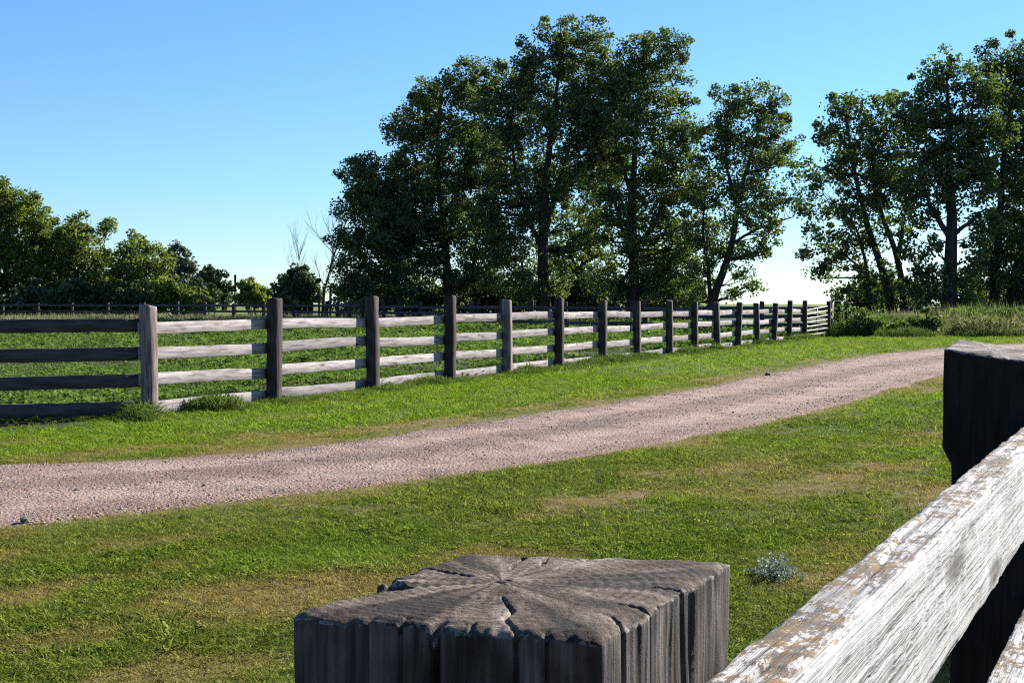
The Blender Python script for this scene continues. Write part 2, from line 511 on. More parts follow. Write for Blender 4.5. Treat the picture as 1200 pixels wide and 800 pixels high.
def post_mesh(name, L, W, T, seed, nz=9, wear=.008):
    """upright timber built along local x (0 at the ground end), later turned upright"""
    r = np.random.default_rng(seed)
    ch = .014 + .008 * r.random()
    sec0 = np.array([(-W / 2 + ch, -T / 2), (W / 2 - ch, -T / 2), (W / 2, -T / 2 + ch), (W / 2, T / 2 - ch), (W / 2 - ch, T / 2), (-W / 2 + ch, T / 2), (-W / 2, T / 2 - ch), (-W / 2, -T / 2 + ch)])
    hs = np.r_[np.linspace(-.5, L - .03, nz), L - .006]
    off = np.cumsum(r.normal(0, .002, (len(hs), 2)), 0)
    vs_ = []
    slope = r.normal(0, .10, 2)
    for i, h in enumerate(hs):
        s = sec0 + r.normal(0, wear * .35, sec0.shape) + off[i]
        if i == len(hs) - 1: s = s * .93
        tilt = (s @ slope) * (1 if i >= len(hs) - 2 else 0)
        vs_.append(np.c_[h + tilt, s])
    v = np.array(vs_).reshape(-1, 3)
    n = len(hs)
    c = v[-8:].mean(0) + [.004, 0, 0]
    v = np.vstack([v, c])
    q = grid_quads(8, n, True)
    k = (n - 1) * 8
    t = [[k + i, k + (i + 1) % 8, n * 8] for i in range(8)]
    return fast_mesh(name, v, q, t)

def up_matrix(x, y, z, rz, lean=(0, 0)):
    # local x -> world up
    m = Matrix.Translation((x, y, z)) @ Matrix.Rotation(lean[0], 4, 'X') @ Matrix.Rotation(lean[1], 4, 'Y') @ Matrix.Rotation(rz, 4, 'Z') @ Matrix.Rotation(-math.pi / 2, 4, 'Y')
    return m

# full-length board meshes so that the grain is not stretched
def board_pool(L, n, H, T, mat, seed):
    pool = []
    for k in range(n):
        me = board_mesh("board", L, H, T, seed + k)
        me.materials.append(mat)
        pool.append((L, me))
    return pool
def lay(parent, a, b, za, zb, pool, name="board"):
    L0, me = random.choice(pool)
    o = link(name, me, None, parent)
    d = np.array(b) - np.array(a); L = math.hypot(*d)
    M = Matrix.Translation(((a[0] + b[0]) / 2, (a[1] + b[1]) / 2, (za + zb) / 2)) @ Matrix.Rotation(math.atan2(d[1], d[0]), 4, 'Z') @ Matrix.Rotation(-math.atan2(zb - za, L), 4, 'Y') @ Matrix.Rotation(random.choice([0, math.pi]), 4, 'Z') @ Matrix.Rotation(random.choice([0, math.pi]), 4, 'X')
    o.matrix_basis = M @ Matrix.Diagonal((math.hypot(L, zb - za) / L0, 1, 1, 1))
    return o

main_pool = board_pool(2.43, 14, .132, .042, MAT_BOARD, 200)
shaded_pool = board_pool(2.6, 6, .145, .042, MAT_SHADEBOARD, 260)
post_pool = [post_mesh("post", 1.34, .152, .152, 300 + k) for k in range(8)]
for me in post_pool: me.materials.append(MAT_POST)
PALE_POST = wood_mat("grey_weathered_post", [(.34, (.035, .026, .024)), (.45, (.11, .083, .078)), (.56, (.21, .165, .158)), (.72, (.34, .29, .28))], (2.5, 28, 28), True, None, .9, .6, .006, .2, .7)
pale_me = post_mesh("post", 1.30, .152, .152, 333); pale_me.materials.append(PALE_POST)

BH = [.997, .70, .397, .10]          # board middles above the ground
frz = math.atan2(FD[1], FD[0])
# ---- the long board fence
fence = thing("board_fence", "long weathered board fence with dark posts and bleached white boards beside the gravel road", "fence", (FP[0], FP[1], 0))
def fpt(t, off=0): return FP + FD * t + FN * off
bpy.context.view_layer.update()
def put_post(parent, x, y, H, rz, me, lean=.018):
    o = link("post", me, None, parent)
    M = up_matrix(x, y, 0, rz, (random.gauss(0, lean), random.gauss(0, lean)))
    o.matrix_basis = M @ Matrix.Diagonal((H / 1.34, 1, 1, 1))
    return o
for i, t in enumerate(post_t):
    x, y = fpt(t)
    Hp = EYE + (HORIZON - post_top[i]) / FPX * y
    put_post(fence, x, y, Hp, frz + random.gauss(0, .04), pale_me if i in (0, 4) else random.choice(post_pool))
for i in range(len(post_t) - 1):
    for k, h in enumerate(BH):
        a = fpt(post_t[i] + (.004 if i else -.05), -.099); b = fpt(post_t[i + 1] - .004, -.099)
        lay(fence, a, b, h + random.gauss(0, .014), h + random.gauss(0, .014), main_pool)

# ---- short section running off to the left
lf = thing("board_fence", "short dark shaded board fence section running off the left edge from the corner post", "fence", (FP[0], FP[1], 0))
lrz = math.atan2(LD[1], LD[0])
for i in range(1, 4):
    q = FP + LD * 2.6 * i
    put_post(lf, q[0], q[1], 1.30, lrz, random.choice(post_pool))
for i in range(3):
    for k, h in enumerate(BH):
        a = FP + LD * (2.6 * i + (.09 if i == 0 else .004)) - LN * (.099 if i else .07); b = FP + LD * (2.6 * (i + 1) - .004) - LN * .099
        lay(lf, a, b, h + random.gauss(0, .006), h - .01 + random.gauss(0, .006), shaded_pool)

# ---- gate and the posts behind it
gt0 = post_t[-1] + .12; gt1 = fence_t(970.5) - .12
GATE = NT("dull_galvanised_tube"); gn = GATE.noise(GATE.coord(), 9, 4)
gp_ = GATE.principled(GATE.ramp(gn, [(.35, (.09, .075, .06)), (.7, (.17, .15, .125))]), .5, None, .5); gp_.inputs["Metallic"].default_value = .3
GATE = GATE.m
g0, g1 = fpt(gt0), fpt(gt1)
gate = thing("tube_gate", "pale seven-rail metal farm gate at the far end of the board fence", "gate", (g0[0], g0[1], 0))
def tube_obj(name, path, rad, mat, parent, n=8):
    g = Geo(); g.tube(path, rad, n)
    return link(name, g.mesh(name, True), mat, parent)
for k in range(7):
    za = .14 + k * .145; zb = .16 + k * .165
    o = tube_obj("rail", [(g0[0], g0[1], za), ((g0[0] + g1[0]) / 2, (g0[1] + g1[1]) / 2, (za + zb) / 2 - .004), (g1[0], g1[1], zb)], .024, GATE, gate)
    o.matrix_basis = Matrix.Identity(4)
for s in (0, .5, 1):
    q = g0 * (1 - s) + g1 * s
    o = tube_obj("upright", [(q[0], q[1], .12), (q[0], q[1], .6), (q[0], q[1], 1.01 + .14 * s)], .022, GATE, gate)
    o.matrix_basis = Matrix.Identity(4)
endf = thing("board_fence", "stub of board fence with two stout posts just beyond the metal gate", "fence", (g1[0], g1[1], 0))
ta, tb = fence_t(970.5), fence_t(982)
for t, hh in ((ta, 1.34), (tb, 1.36)):
    x, y = fpt(t)
    o = put_post(endf, x, y, hh, frz, random.choice(post_pool))
    if t == tb: o.matrix_basis = o.matrix_basis @ Matrix.Diagonal((1, 1.7, 1.7, 1))
for h in BH[:3]:
    lay(endf, fpt(ta, -.099), fpt(tb, -.099), h, h, main_pool)

# ---- cross fence behind the pen (seen from its shaded side) and the far fence on the left
def run_fence(label, pts, spacing, heights, Hp, pool, postw=1.0, off=.1):
    f = thing("board_fence", label, "fence", (pts[0][0], pts[0][1], 0))
    bpy.context.view_layer.update()
    seg = np.linalg.norm(np.diff(pts, axis=0), axis=1); s = np.r_[0, np.cumsum(seg)]
    n = int(round(s[-1] / spacing)); ts = np.linspace(0, s[-1], n + 1)
    ps = np.stack([np.interp(ts, s, pts[:, k]) for k in (0, 1)], -1)
    for i, q in enumerate(ps):
        d = ps[min(i + 1, n)] - ps[max(i - 1, 0)]
        o = put_post(f, q[0], q[1], Hp + random.gauss(0, .05), math.atan2(d[1], d[0]), random.choice(post_pool), .02)
        o.matrix_basis = o.matrix_basis @ Matrix.Diagonal((1, postw, postw, 1))
    for i in range(n):
        d = (ps[i + 1] - ps[i]) / np.linalg.norm(ps[i + 1] - ps[i]); nn = np.array([-d[1], d[0]])
        for h in heights:
            lay(f, ps[i] + nn * off + d * .004, ps[i + 1] + nn * off - d * .004, h + random.gauss(0, .02), h + random.gauss(0, .02), pool)
    return f
back_pool = board_pool(2.9, 6, .145, .042, MAT_SHADEBOARD, 280)
endp = fpt(tb) + np.array([-.25, .25])
run_fence("dark cross fence behind the long board fence running back from the gate", np.array([endp, (6.6, 56.0), (1.8, 62.5), (-5.0, 73.0), (-8.5, 80.0)]), 2.75, [1.06, .74, .40, .12], 1.32, back_pool, 1.15, .11)
run_fence("distant dark rail fence across the far side of the pasture under the left trees", np.array([(-8.8, 80.3), (-12, 88.0), (-24, 96), (-38, 99), (-56, 101)]), 2.7, [1.13, .72, .33], 1.34, back_pool, 1.3, .11)

# ------------------------------------------------------------------ near fence: worn corner post, second post, two planks
ND = np.array([math.sin(R(25.95)), math.cos(R(25.95))]); NN = np.array([ND[1], -ND[0]])
def top_pt(px, py, dh):
    d = dh * FPX / (py - HORIZON)
    return np.array([(px - 600) / FPX * d, d])
DH = .160
quad = [top_pt(341, 718, DH), top_pt(706, 748, DH), top_pt(853, 656, DH), top_pt(545, 648, DH)]
pith = top_pt(588, 684, DH)
nearf = thing("board_fence", "close-up white plank fence in the bottom right corner with square-cut timber posts", "fence", (pith[0], pith[1], 0))

def worn_post(name, quad, pith, ztop, cracks, nth=560, nr=64, nz=70, tilt=(0, 0), rough=1.0, knock=None, length=1.25, groove=1.0):
    quad = np.array(quad)
    # rounded perimeter, counter-clockwise
    th = np.arange(nth) / nth * 2 * np.pi
    dirs = np.stack([np.cos(th), np.sin(th)], -1)
    rad = np.full(nth, 1e9)
    for a, b in zip(quad, np.roll(quad, -1, 0)):
        e = b - a; nrm = np.array([e[1], -e[0]]); nrm /= np.linalg.norm(nrm)
        dist = (a - pith) @ nrm
        c = dirs @ nrm
        rr = np.where(c > 1e-3, dist / np.maximum(c, 1e-3), 1e9)
        rad = np.minimum(rad, rr) if True else rad
    # soften corners
    k = 4
    ker = np.hanning(2 * k + 1); ker /= ker.sum()
    inv_r = np.convolve(np.r_[rad[-k:], rad, rad[:k]], ker, 'valid')
    rad = inv_r
    arc = np.cumsum(np.linalg.norm(np.diff(np.vstack([dirs * rad[:, None], (dirs * rad[:, None])[:1]]), axis=0), axis=1))
    def crackf(thv):
        s = np.zeros(nth); w_in = []
        return s
    prof_side = (fbm(arc * 300, None, 71, 3) - .5) * .0020 * groove + (fbm(arc * 60, None, 73, 3) - .5) * .0024 * groove
    ck = np.zeros(nth)
    rows_v = []
    rin = np.linspace(.02, 1, nr) ** .85
    ckr = []
    for (px, py, depth, width, r0) in cracks:
        tgt = top_pt(px, py, EYE - ztop) - pith
        a0 = math.atan2(tgt[1], tgt[0]) % (2 * np.pi)
        ckr.append((a0, depth, width, r0))
    def crack_at(r, wob):
        tot = np.zeros(nth)
        for j, (a0, depth, width, r0) in enumerate(ckr):
            w = width
            aa = a0 + wob * .4 * np.interp(r * 6 + j * 3.1, np.arange(40), hash2(np.arange(40), np.full(40, j), 5) - .5)
            dth = np.abs((th - aa + np.pi) % (2 * np.pi) - np.pi) * rad * max(r, .08)
            tot = np.maximum(tot, depth * np.exp(-(dth / w) ** 2) * sstep(r0, r0 + .15, r))
        return tot
    # top surface rings
    for r in rin:
        xy = pith + dirs * (rad * r)[:, None] + dirs * (prof_side * sstep(.75, 1, r))[:, None]
        edge = (1 - r) * rad
        nzs = (fbm(xy[:, 0] * 45, xy[:, 1] * 45, 81, 4) - .5) * .0022 * rough + (fbm(xy[:, 0] * 300, xy[:, 1] * 300, 83, 3) - .5) * .0012 * rough + (fbm(xy[:, 0] * 12, xy[:, 1] * 12, 84, 2) - .5) * .0025 * rough
        rings = np.sin((r * rad) * 900 + fbm(xy[:, 0] * 20, xy[:, 1] * 20, 85, 2) * 5) * .00025
        drop = np.exp(-edge / (.0025 + .004 * fbm(arc * 30, None, 87, 2))) * (.0012 + .0035 * fbm(arc * 90, None, 88, 3))
        z = ztop + nzs + rings - drop + (xy - pith) @ np.array(tilt) - crack_at(r, .22)
        if knock is not None: z = z - knock(xy)
        rows_v.append(np.c_[xy, z])
    ztop_edge = rows_v[-1][:, 2]
    # sides
    for s in (np.linspace(0, 1, nz + 1)[1:]) ** 1.7:
        zz = ztop_edge * (1 - s) + (ztop - length) * s
        cs = crack_at(1.0, .22) * 1.6 * max(0, (1 - s * 1.2))
        gr = prof_side * (.5 + .9 * vnoise(arc * 25, np.full(nth, s * 14), 99)) + (fbm(arc * 140, np.full(nth, s * 6), 91, 3) - .5) * .0035 * groove + (fbm(arc * 20, np.full(nth, s * 9), 93, 3) - .5) * .008 * rough
        xy = pith + dirs * (rad + gr - cs * .8 + .002)[:, None]
        if knock is not None: xy = xy
        rows_v.append(np.c_[xy, zz])
    v = np.vstack(rows_v)
    v = np.vstack([v, [pith[0], pith[1], rows_v[0][:, 2].mean()]])
    q = grid_quads(nth, len(rows_v), True)
    c = len(v) - 1
    t = [[i, c, (i + 1) % nth] for i in range(nth)]
    q = q[:, ::-1]
    me = fast_mesh(name, v, q, t, smooth=False)
    gr_ = []
    for r in rin:
        xy = dirs * (rad * r)[:, None]
        radial = np.clip((fbm(th / (2 * np.pi) * 40, np.full(nth, r * 1.3), 121, 4) - .5) * 1.35 + .5, 0, 1)
        ring = .5 + .5 * np.sin(r * rad * 1150 + fbm(xy[:, 0] * 35, xy[:, 1] * 35, 123, 3) * 9)
        broad = fbm(xy[:, 0] * 22, xy[:, 1] * 34, 125, 3)
        gr_.append(.58 * radial + .09 * ring + .33 * broad)
    for k in range(len(rows_v) - nr):
        gr_.append(fbm(arc * 75, np.full(nth, k * .18), 127, 4))
    attr(me, "grain", np.r_[np.concatenate(gr_), .4])
    return me

def post_material(name, base, light, rim):
    m = NT(name)
    p = m.pos()
    nrm = m.node("ShaderNodeNewGeometry").outputs["Normal"]
    sp = m.node("ShaderNodeSeparateXYZ"); m.put(sp.inputs[0], nrm)
    top = m.ramp(sp.outputs[2], [(.35, 0.), (.7, 1.)])
    side_g = m.noise(m.mapping(p, (230, 230, 7)), 1.0, 5, .7, .5)
    side_b = m.noise(m.mapping(p, (30, 30, 5)), 1.0, 4, .6)
    side = m.ramp(m.math('ADD', m.math('MULTIPLY', side_g, .45), m.math('ADD', m.math('MULTIPLY', m.attr('grain'), .3), m.math('MULTIPLY', side_b, .25))), [(.33, base[0]), (.48, base[1]), (.62, base[2]), (.75, base[3])])
    tg = m.noise(p, 55, 6, .75); tf = m.noise(p, 420, 4, .75)
    topc = m.ramp(m.math('ADD', m.math('MULTIPLY', m.attr('grain'), .62), m.math('ADD', m.math('MULTIPLY', tg, .16), m.math('MULTIPLY', tf, .22))), [(.38, light[0]), (.47, light[1]), (.55, light[2]), (.68, light[3])])
    col = m.mix(side, topc, top)
    # chalky remains along the worn rim
    rimn = m.ramp(m.noise(p, 130, 4, .75), [(.52, 0.), (.6, 1.)])
    mid = m.ramp(sp.outputs[2], [(.12, 0.), (.3, 1.), (.75, 1.), (.93, 0.)])
    col = m.mix(col, rim, m.math('MULTIPLY', m.math('MULTIPLY', rimn, mid), .4))
    h = m.math('ADD', m.math('MULTIPLY', side_g, 1.), m.math('MULTIPLY', tf, .6))
    m.principled(col, .9, m.bump(h, .7, .0025), .2)
    return m.m
pm1 = post_material("split_grey_post", [(.009, .0076, .0070), (.034, .027, .024), (.105, .085, .078), (.27, .225, .21)], [(.020, .014, .010), (.060, .043, .032), (.112, .085, .066), (.23, .188, .16)], (.40, .37, .36))
stepc = top_pt(505, 664, DH)
def knock1(xy):
    d = xy - pith
    a = quad[0] - pith; a = a / np.linalg.norm(a)
    s = d @ a
    bk = np.array([-a[1], a[0]]) * -1.0
    kk = .004 * sstep(.012, .03, d @ bk) * sstep(.045, .048, s + (fbm(xy[:, 0] * 60, xy[:, 1] * 60, 95, 2) - .5) * .03) + .0 * s
    back = np.array([quad[3][0], quad[3][1]])
    return kk
cr1 = [(508, 734, .010, .0024, .86), (598, 742, .0045, .0009, .30), (470, 730, .005, .0010, .88), (650, 745, .004, .0009, .88), (757, 716, .012, .0014, .78), (800, 690, .007, .001, .8), (730, 733, .006, .0009, .85),
       (490, 664, .005, .0010, .3), (648, 650, .006, .0010, .40), (612, 649, .006, .0010, .45), (700, 651, .007, .0010, .50), (556, 731, .004, .0009, .85), (425, 728, .004, .0010, .88)]
q_ccw = [quad[0], quad[1], quad[2], quad[3]]
me = worn_post("post", q_ccw, pith, EYE - DH, cr1, knock=knock1, groove=1.0)
o = link("post", me, pm1, nearf); o['label'] = "split grey post top with radial cracks"
o.matrix_basis = Matrix.Identity(4)

# second near post: taller, sides far darker than the top, top sloping towards the eye
def ptat(along, perp): return ND * along + NN * perp
f_al = 2.80
q2 = [ptat(f_al, -.412), ptat(f_al, -.252), ptat(f_al + .165, -.252), ptat(f_al + .16, -.405)]
pith2 = sum(q2) / 4
pm2 = post_material("dark_timber_post", [(.004, .0035, .0035), (.009, .0075, .007), (.018, .015, .014), (.05, .042, .038)], [(.05, .042, .036), (.13, .105, .09), (.22, .185, .16), (.38, .34, .31)], (.25, .22, .2))
me = worn_post("post", q2, pith2, EYE - .0915, [], nth=360, nr=40, nz=60, tilt=tuple(-NN * .15 + ND * .10), rough=.8)
vv = np.empty(len(me.vertices) * 3, np.float32); me.vertices.foreach_get("co", vv); vv = vv.reshape(-1, 3)
rel = vv[:, :2] - pith2
pf = rel @ NN
below = sstep(EYE - .285, EYE - .315, vv[:, 2]) * sstep(-.03, -.06, pf)
vv[:, :2] += below[:, None] * NN * .017
me.vertices.foreach_set("co", vv.ravel()); me.update()
o = link("post", me, pm2, nearf); o['label'] = "dark timber post with a pale sloping top"
o.matrix_basis = Matrix.Identity(4)

def near_plank(ztop, H=.135, T=.050, a0=.10, a1=6.2, perp=-.2495, seed=1):
    na, = (900,)
    al = a0 + (a1 - a0) * np.linspace(0, 1, na) ** 1.5
    # section: points round the rectangle (y across towards NN, z down)
    nT, nH = 16, 34
    sec = [(T * i / nT, 0) for i in range(nT)] + [(T, -H * i / nH) for i in range(nH)] + [(T * (1 - i / nT), -H) for i in range(nT)] + [(0, -H * (1 - i / nH)) for i in range(nH)]
    sec = np.array(sec); ns = len(sec)
    nx_ = np.zeros((ns, 2))
    nx_[:nT] = (0, 1); nx_[nT:nT + nH] = (1, 0); nx_[nT + nH:2 * nT + nH] = (0, -1); nx_[2 * nT + nH:] = (-1, 0)
    cor = [0, nT, nT + nH, 2 * nT + nH]
    for ci, dv in zip(cor, [(-.7, .7), (.7, .7), (.7, -.7), (-.7, -.7)]): nx_[ci] = dv
    si = np.arange(ns)
    S, A = np.meshgrid(si, al)
    per = S * .0032
    d = (fbm(per * 220, A * 5, 101 + seed, 3) - .5) * .0030 + (fbm(per * 40, A * 14, 103 + seed, 3) - .5) * .0035 + (fbm(per * 30, A * 55, 107 + seed, 3) - .5) * .0022
    ed = np.min([np.abs(si - c) for c in cor + [ns]], axis=0)
    d -= (np.exp(-ed / 1.2) * .003)[None] * (.4 + 1.6 * fbm(A * 30, S * 0 + (S // 20), 109, 3))
    # split in the upper face
    sp = nT * (.42 + .5 * (fbm(A * 2.2, A * 0, 111, 2) - .5))
    ingap = np.exp(-((S - sp) / .55) ** 2) * (S <= nT) * sstep(.5, .62, fbm(A * 3.1, A * 0 + 2, 113, 2))
    d -= ingap * .006
    yy = sec[None, :, 0] + d * nx_[None, :, 0]; zz = ztop + sec[None, :, 1] + d * nx_[None, :, 1] + (fbm(A * 1.2, A * 0, 115 + seed, 2) - .5) * .006
    v = np.stack([A, -yy, zz], -1).reshape(-1, 3)      # local: x along, -y towards the eye side
    q = grid_quads(ns, na, True)
    v = np.vstack([v, [a0, -T / 2, ztop - H / 2], [a1, -T / 2, ztop - H / 2]])
    t = [[(i + 1) % ns, i, na * ns] for i in range(ns)] + [[(na - 1) * ns + i, (na - 1) * ns + (i + 1) % ns, na * ns + 1] for i in range(ns)]
    return fast_mesh("board", v, q[:, ::-1], np.array(t)[:, ::-1], smooth=True)
nrz = math.atan2(ND[1], ND[0])
for zt, sd in ((EYE - .220, 1), (EYE - .560, 2), (EYE - .90, 3)):
    me = near_plank(zt, seed=sd)
    o = link("board", me, MAT_NEARBOARD, nearf)
    base = NN * -.2495
    o.matrix_basis = Matrix.Translation((base[0], base[1], 0)) @ Matrix.Rotation(nrz, 4, 'Z')

# ------------------------------------------------------------------ foliage
def leaf_mat(name, dark, mid, light, transl=.35, gloss=.06):
    m = NT(name)
    a = m.attr("tint", 'GEOMETRY', "Color")
    sp = m.node("ShaderNodeSeparateColor"); m.put(sp.inputs[0], a)
    col = m.ramp(sp.outputs[0], [(.0, dark), (.5, mid), (1., light)])
    col = m.mix(col, (.30, .22, .02), sp.outputs[1])
    tc = m.mix(col, (1.3, 1.5, .5), .5, 'MULTIPLY')
    m.leafy(col, transl, tc, gloss)
    return m.m
LEAF = leaf_mat("tree_leaves", (.028, .044, .011), (.072, .104, .022), (.155, .185, .038), .45, .035)
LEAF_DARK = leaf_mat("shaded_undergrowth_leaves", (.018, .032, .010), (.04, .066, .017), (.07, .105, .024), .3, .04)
LEAF_OLIVE = leaf_mat("olive_hedge_leaves", (.058, .080, .016), (.110, .140, .026), (.175, .205, .036), .46, .02)
LEAF_YELLOW = leaf_mat("lime_bush_leaves", (.09, .12, .015), (.16, .19, .02), (.24, .26, .03), .4, .04)
LEAF_GREY = leaf_mat("grey_green_leaves", (.05, .065, .045), (.09, .11, .075), (.15, .17, .12), .25, .05)

def leaves(centres, radii, per, size, rr, yellow=None, flat=.75):
    """leaf quads gathered round clump centres"""
    n = len(centres)
    idx = np.repeat(np.arange(n), per)
    N = len(idx)
    d = rr.normal(size=(N, 3)) * .58
    d *= np.minimum(1, 1.05 / (np.linalg.norm(d, axis=1, keepdims=True) + 1e-6))
    c = centres[idx] + d * radii[idx][:, None] * np.array([1, 1, flat])
    s = size * (.65 + .7 * rr.random(N))
    a = rr.normal(size=(N, 3)); a[:, 2] *= .8; a /= np.linalg.norm(a, axis=1, keepdims=True)
    b = np.cross(a, rr.normal(size=(N, 3))); b /= np.linalg.norm(b, axis=1, keepdims=True)
    a *= s[:, None]; b *= (s * .42)[:, None]
    nrm = np.cross(a, b); nrm /= np.linalg.norm(nrm, axis=1, keepdims=True)
    v = np.stack([c - a * .5, c - a * .05 + b + nrm * (s * .08)[:, None], c + a * .5, c - a * .05 - b + nrm * (s * .08)[:, None]], 1).reshape(-1, 3)
    q = np.arange(N * 4).reshape(-1, 4)
    ct = rr.random(n)
    tint = np.clip(.55 * ct[idx] + .45 * rr.random(N), 0, 1)
    yl = np.zeros(N) if yellow is None else yellow[idx] * (.5 + .5 * rr.random(N))
    yl = np.maximum(yl, (rr.random(N) < .006) * .7)
    return v, q, np.c_[tint, yl, np.zeros(N), np.ones(N)]

def crown_mesh(name, blobs, Y, rr, density=1.0, clump=.7, leaf=.2, per=70, depth=1.0, yspots=()):
    cs, rs = [], []
    for (px, py, rp) in blobs:
        c = P(px, py, Y); Rm = rp / FPX * Y * 1.14
        n = max(3, int(density * 3.9 * (Rm / clump) ** 2.05))
        d = rr.normal(size=(n, 3)); d /= np.linalg.norm(d, axis=1, keepdims=True)
        r = rr.random(n) ** .42
        cc = c + d * (r * (Rm - clump * .35).clip(.15))[:, None] * np.array([1, depth, 1]) if False else c + d * (r * max(.15, Rm - clump * .3))[:, None] * np.array([1, depth, 1])
        cc[:, 1] += rr.normal(0, Rm * .35)
        cs.append(cc); rs.append(clump * (.5 + .65 * rr.random(n)))
    for (px, py, rp) in blobs:
        c = P(px, py, Y); Rm = rp / FPX * Y * 1.14
        n = int(Rm * 4.0)
        d = rr.normal(size=(n, 3)); d[:, 2] = d[:, 2] * .9 + .25; d /= np.linalg.norm(d, axis=1, keepdims=True)
        cs.append(c + d * (Rm * (.98 + .13 * rr.random(n)))[:, None]); rs.append(clump * (.3 + .3 * rr.random(n)))
    cs = np.vstack(cs); rs = np.concatenate(rs)
    keep = cs[:, 2] > .35
    cs, rs = cs[keep], rs[keep]
    yel = np.zeros(len(cs))
    for (px, py, rp) in yspots:
        q = P(px, py, Y); dd = np.hypot(cs[:, 0] - q[0], cs[:, 2] - q[2])
        yel = np.maximum(yel, (dd < rp / FPX * Y) * .75)
    v, q, t = leaves(cs, rs, per, leaf, rr, yel)
    me = fast_mesh(name, v, q)
    attr(me, "tint", t, 'FLOAT_COLOR', 'FACE')
    return me, cs

def wobble_path(pts, rr, n=14, amt=.12):
    pts = np.asarray(pts, float)
    seg = np.linalg.norm(np.diff(pts, axis=0), axis=1); s = np.r_[0, np.cumsum(seg)]
    t = np.linspace(0, s[-1], n)
    out = np.stack([np.interp(t, s, pts[:, k]) for k in range(3)], -1)
    for _ in range(2):
        out[1:-1] = (out[:-2] + 2 * out[1:-1] + out[2:]) / 4
    out[1:] += np.cumsum(rr.normal(0, amt * .25, (n - 1, 3)) * [1, 1, .2], 0)
    return out

def tree(name, label, Y, stems, blobs, seed, leafm=LEAF, group=None, cat="tree", branch=.5, yspots=(), **kw):
    rr = np.random.default_rng(seed)
    base = P(stems[0][0][0], 356, Y)
    t = thing(name, label, cat, (base[0], base[1], 0), 0, group)
    cme, cs = crown_mesh("crown", blobs, Y, rr, yspots=yspots, **kw)
    cr = link("crown", cme, leafm, t); cr.matrix_basis = Matrix.Identity(4)
    g = Geo(); nodes = []
    for st in stems:
        w0, w1 = st[-1]
        pts = []
        for k, p in enumerate(st[:-1]):
            q = P(p[0], p[1], Y)
            if len(p) > 2: q[1] += p[2]
            pts.append(q)
        if st[0][1] > 350: pts[0][2] = -.3
        path = wobble_path(pts, rr, 16, .10)
        rad = np.linspace(w0, w1, 16) ** 1.0
        if st[0][1] > 350: rad[:3] *= [1.45, 1.2, 1.05]
        g.tube(path, rad, 9)
        nodes.append(np.c_[path, rad])
    nd = np.vstack(nodes)
    hi = nd[nd[:, 2] > min(1.2, cs[:, 2].min())]
    for c in cs[rr.random(len(cs)) < branch]:
        dv = c - hi[:, :3]
        dist = np.linalg.norm(dv, axis=1) + np.where(dv[:, 2] < .3, 4 + -dv[:, 2] * 2, 0)
        k = int(np.argmin(dist)); a = hi[k, :3]
        L = np.linalg.norm(c - a)
        mid = (a + c) / 2 + np.array([0, 0, -.06 * L]) + rr.normal(0, .06 * L, 3)
        r0 = min(hi[k, 3] * .55, .018 + .016 * L)
        pp = np.array([a, (a * 2 + mid) / 3 + rr.normal(0, .03 * L, 3), mid, (mid + c) / 2 + rr.normal(0, .03 * L, 3), c])
        g.tube(pp, np.linspace(r0, .012, 5), 4, False)
    tr = link("trunk", g.mesh("trunk", True), MAT_BARK, t); tr.matrix_basis = Matrix.Identity(4)
    return t

SHELTER = "tall trees of the shelterbelt behind the fence"
K = dict(clump=.74, leaf=.165, per=80, density=1.2)
KS = dict(clump=.66, leaf=.16, per=60, density=.95)
tree("broadleaf_tree", "lowest dark tree at the left end of the tall tree row", 90,
     [[(470, 362), (462, 320), (448, 250), (436, 190), (.26, .04)], [(466, 340), (440, 300), (415, 260), (.13, .03)], [(455, 300), (480, 270), (.1, .03)]],
     [(432, 190, 17), (425, 212, 24), (446, 225, 34), (412, 242, 22), (438, 262, 38), (408, 286, 22), (440, 305, 40), (410, 322, 22), (470, 322, 30), (398, 338, 14), (460, 270, 36), (425, 345, 22), (470, 345, 18)], 11, yspots=[], **K)
tree("broadleaf_tree", "broad tree left of the tallest one with a few yellow leaves at its left top", 92,
     [[(527, 364), (524, 300), (515, 230), (512, 160), (520, 100), (.36, .05)], [(520, 290), (495, 240), (482, 170), (.14, .03)], [(518, 260), (548, 200), (556, 110), (.16, .03)], [(562, 364), (552, 320), (560, 250), (.2, .05)]],
     [(487, 130, 24), (505, 112, 18), (528, 105, 22), (556, 88, 18), (474, 160, 22), (505, 150, 36), (550, 125, 32), (500, 205, 42), (545, 190, 40), (482, 235, 36), (530, 250, 42), (485, 285, 36), (560, 265, 32), (530, 310, 30), (470, 200, 22), (570, 320, 24), (500, 312, 18), (572, 160, 26), (462, 235, 20), (460, 275, 22), (575, 110, 18), (578, 205, 26), (575, 290, 24), (545, 335, 20)], 12, yspots=[(470, 138, 14)], **K)
tree("broadleaf_tree", "tallest tree in the middle of the long tree row", 88,
     [[(637, 364), (636, 300), (634, 270), (640, 190), (652, 100), (655, 50), (.46, .05)], [(636, 285), (648, 240), (662, 190), (690, 100), (.22, .04)], [(634, 290), (612, 240), (598, 170), (603, 100), (.18, .04)], [(628, 364), (612, 320), (608, 280), (.16, .05)]],
     [(598, 95, 28), (618, 75, 24), (652, 50, 25), (690, 52, 24), (712, 80, 20), (665, 85, 40), (612, 125, 38), (702, 118, 32), (648, 140, 42), (592, 165, 30), (682, 160, 36), (598, 215, 36), (640, 200, 36), (580, 270, 32), (625, 262, 30), (668, 270, 26), (600, 318, 34), (645, 330, 22), (665, 215, 22), (612, 342, 20), (578, 130, 20), (722, 100, 18), (710, 150, 24), (700, 195, 22), (575, 240, 22), (690, 280, 20), (640, 235, 24)], 13, **K)
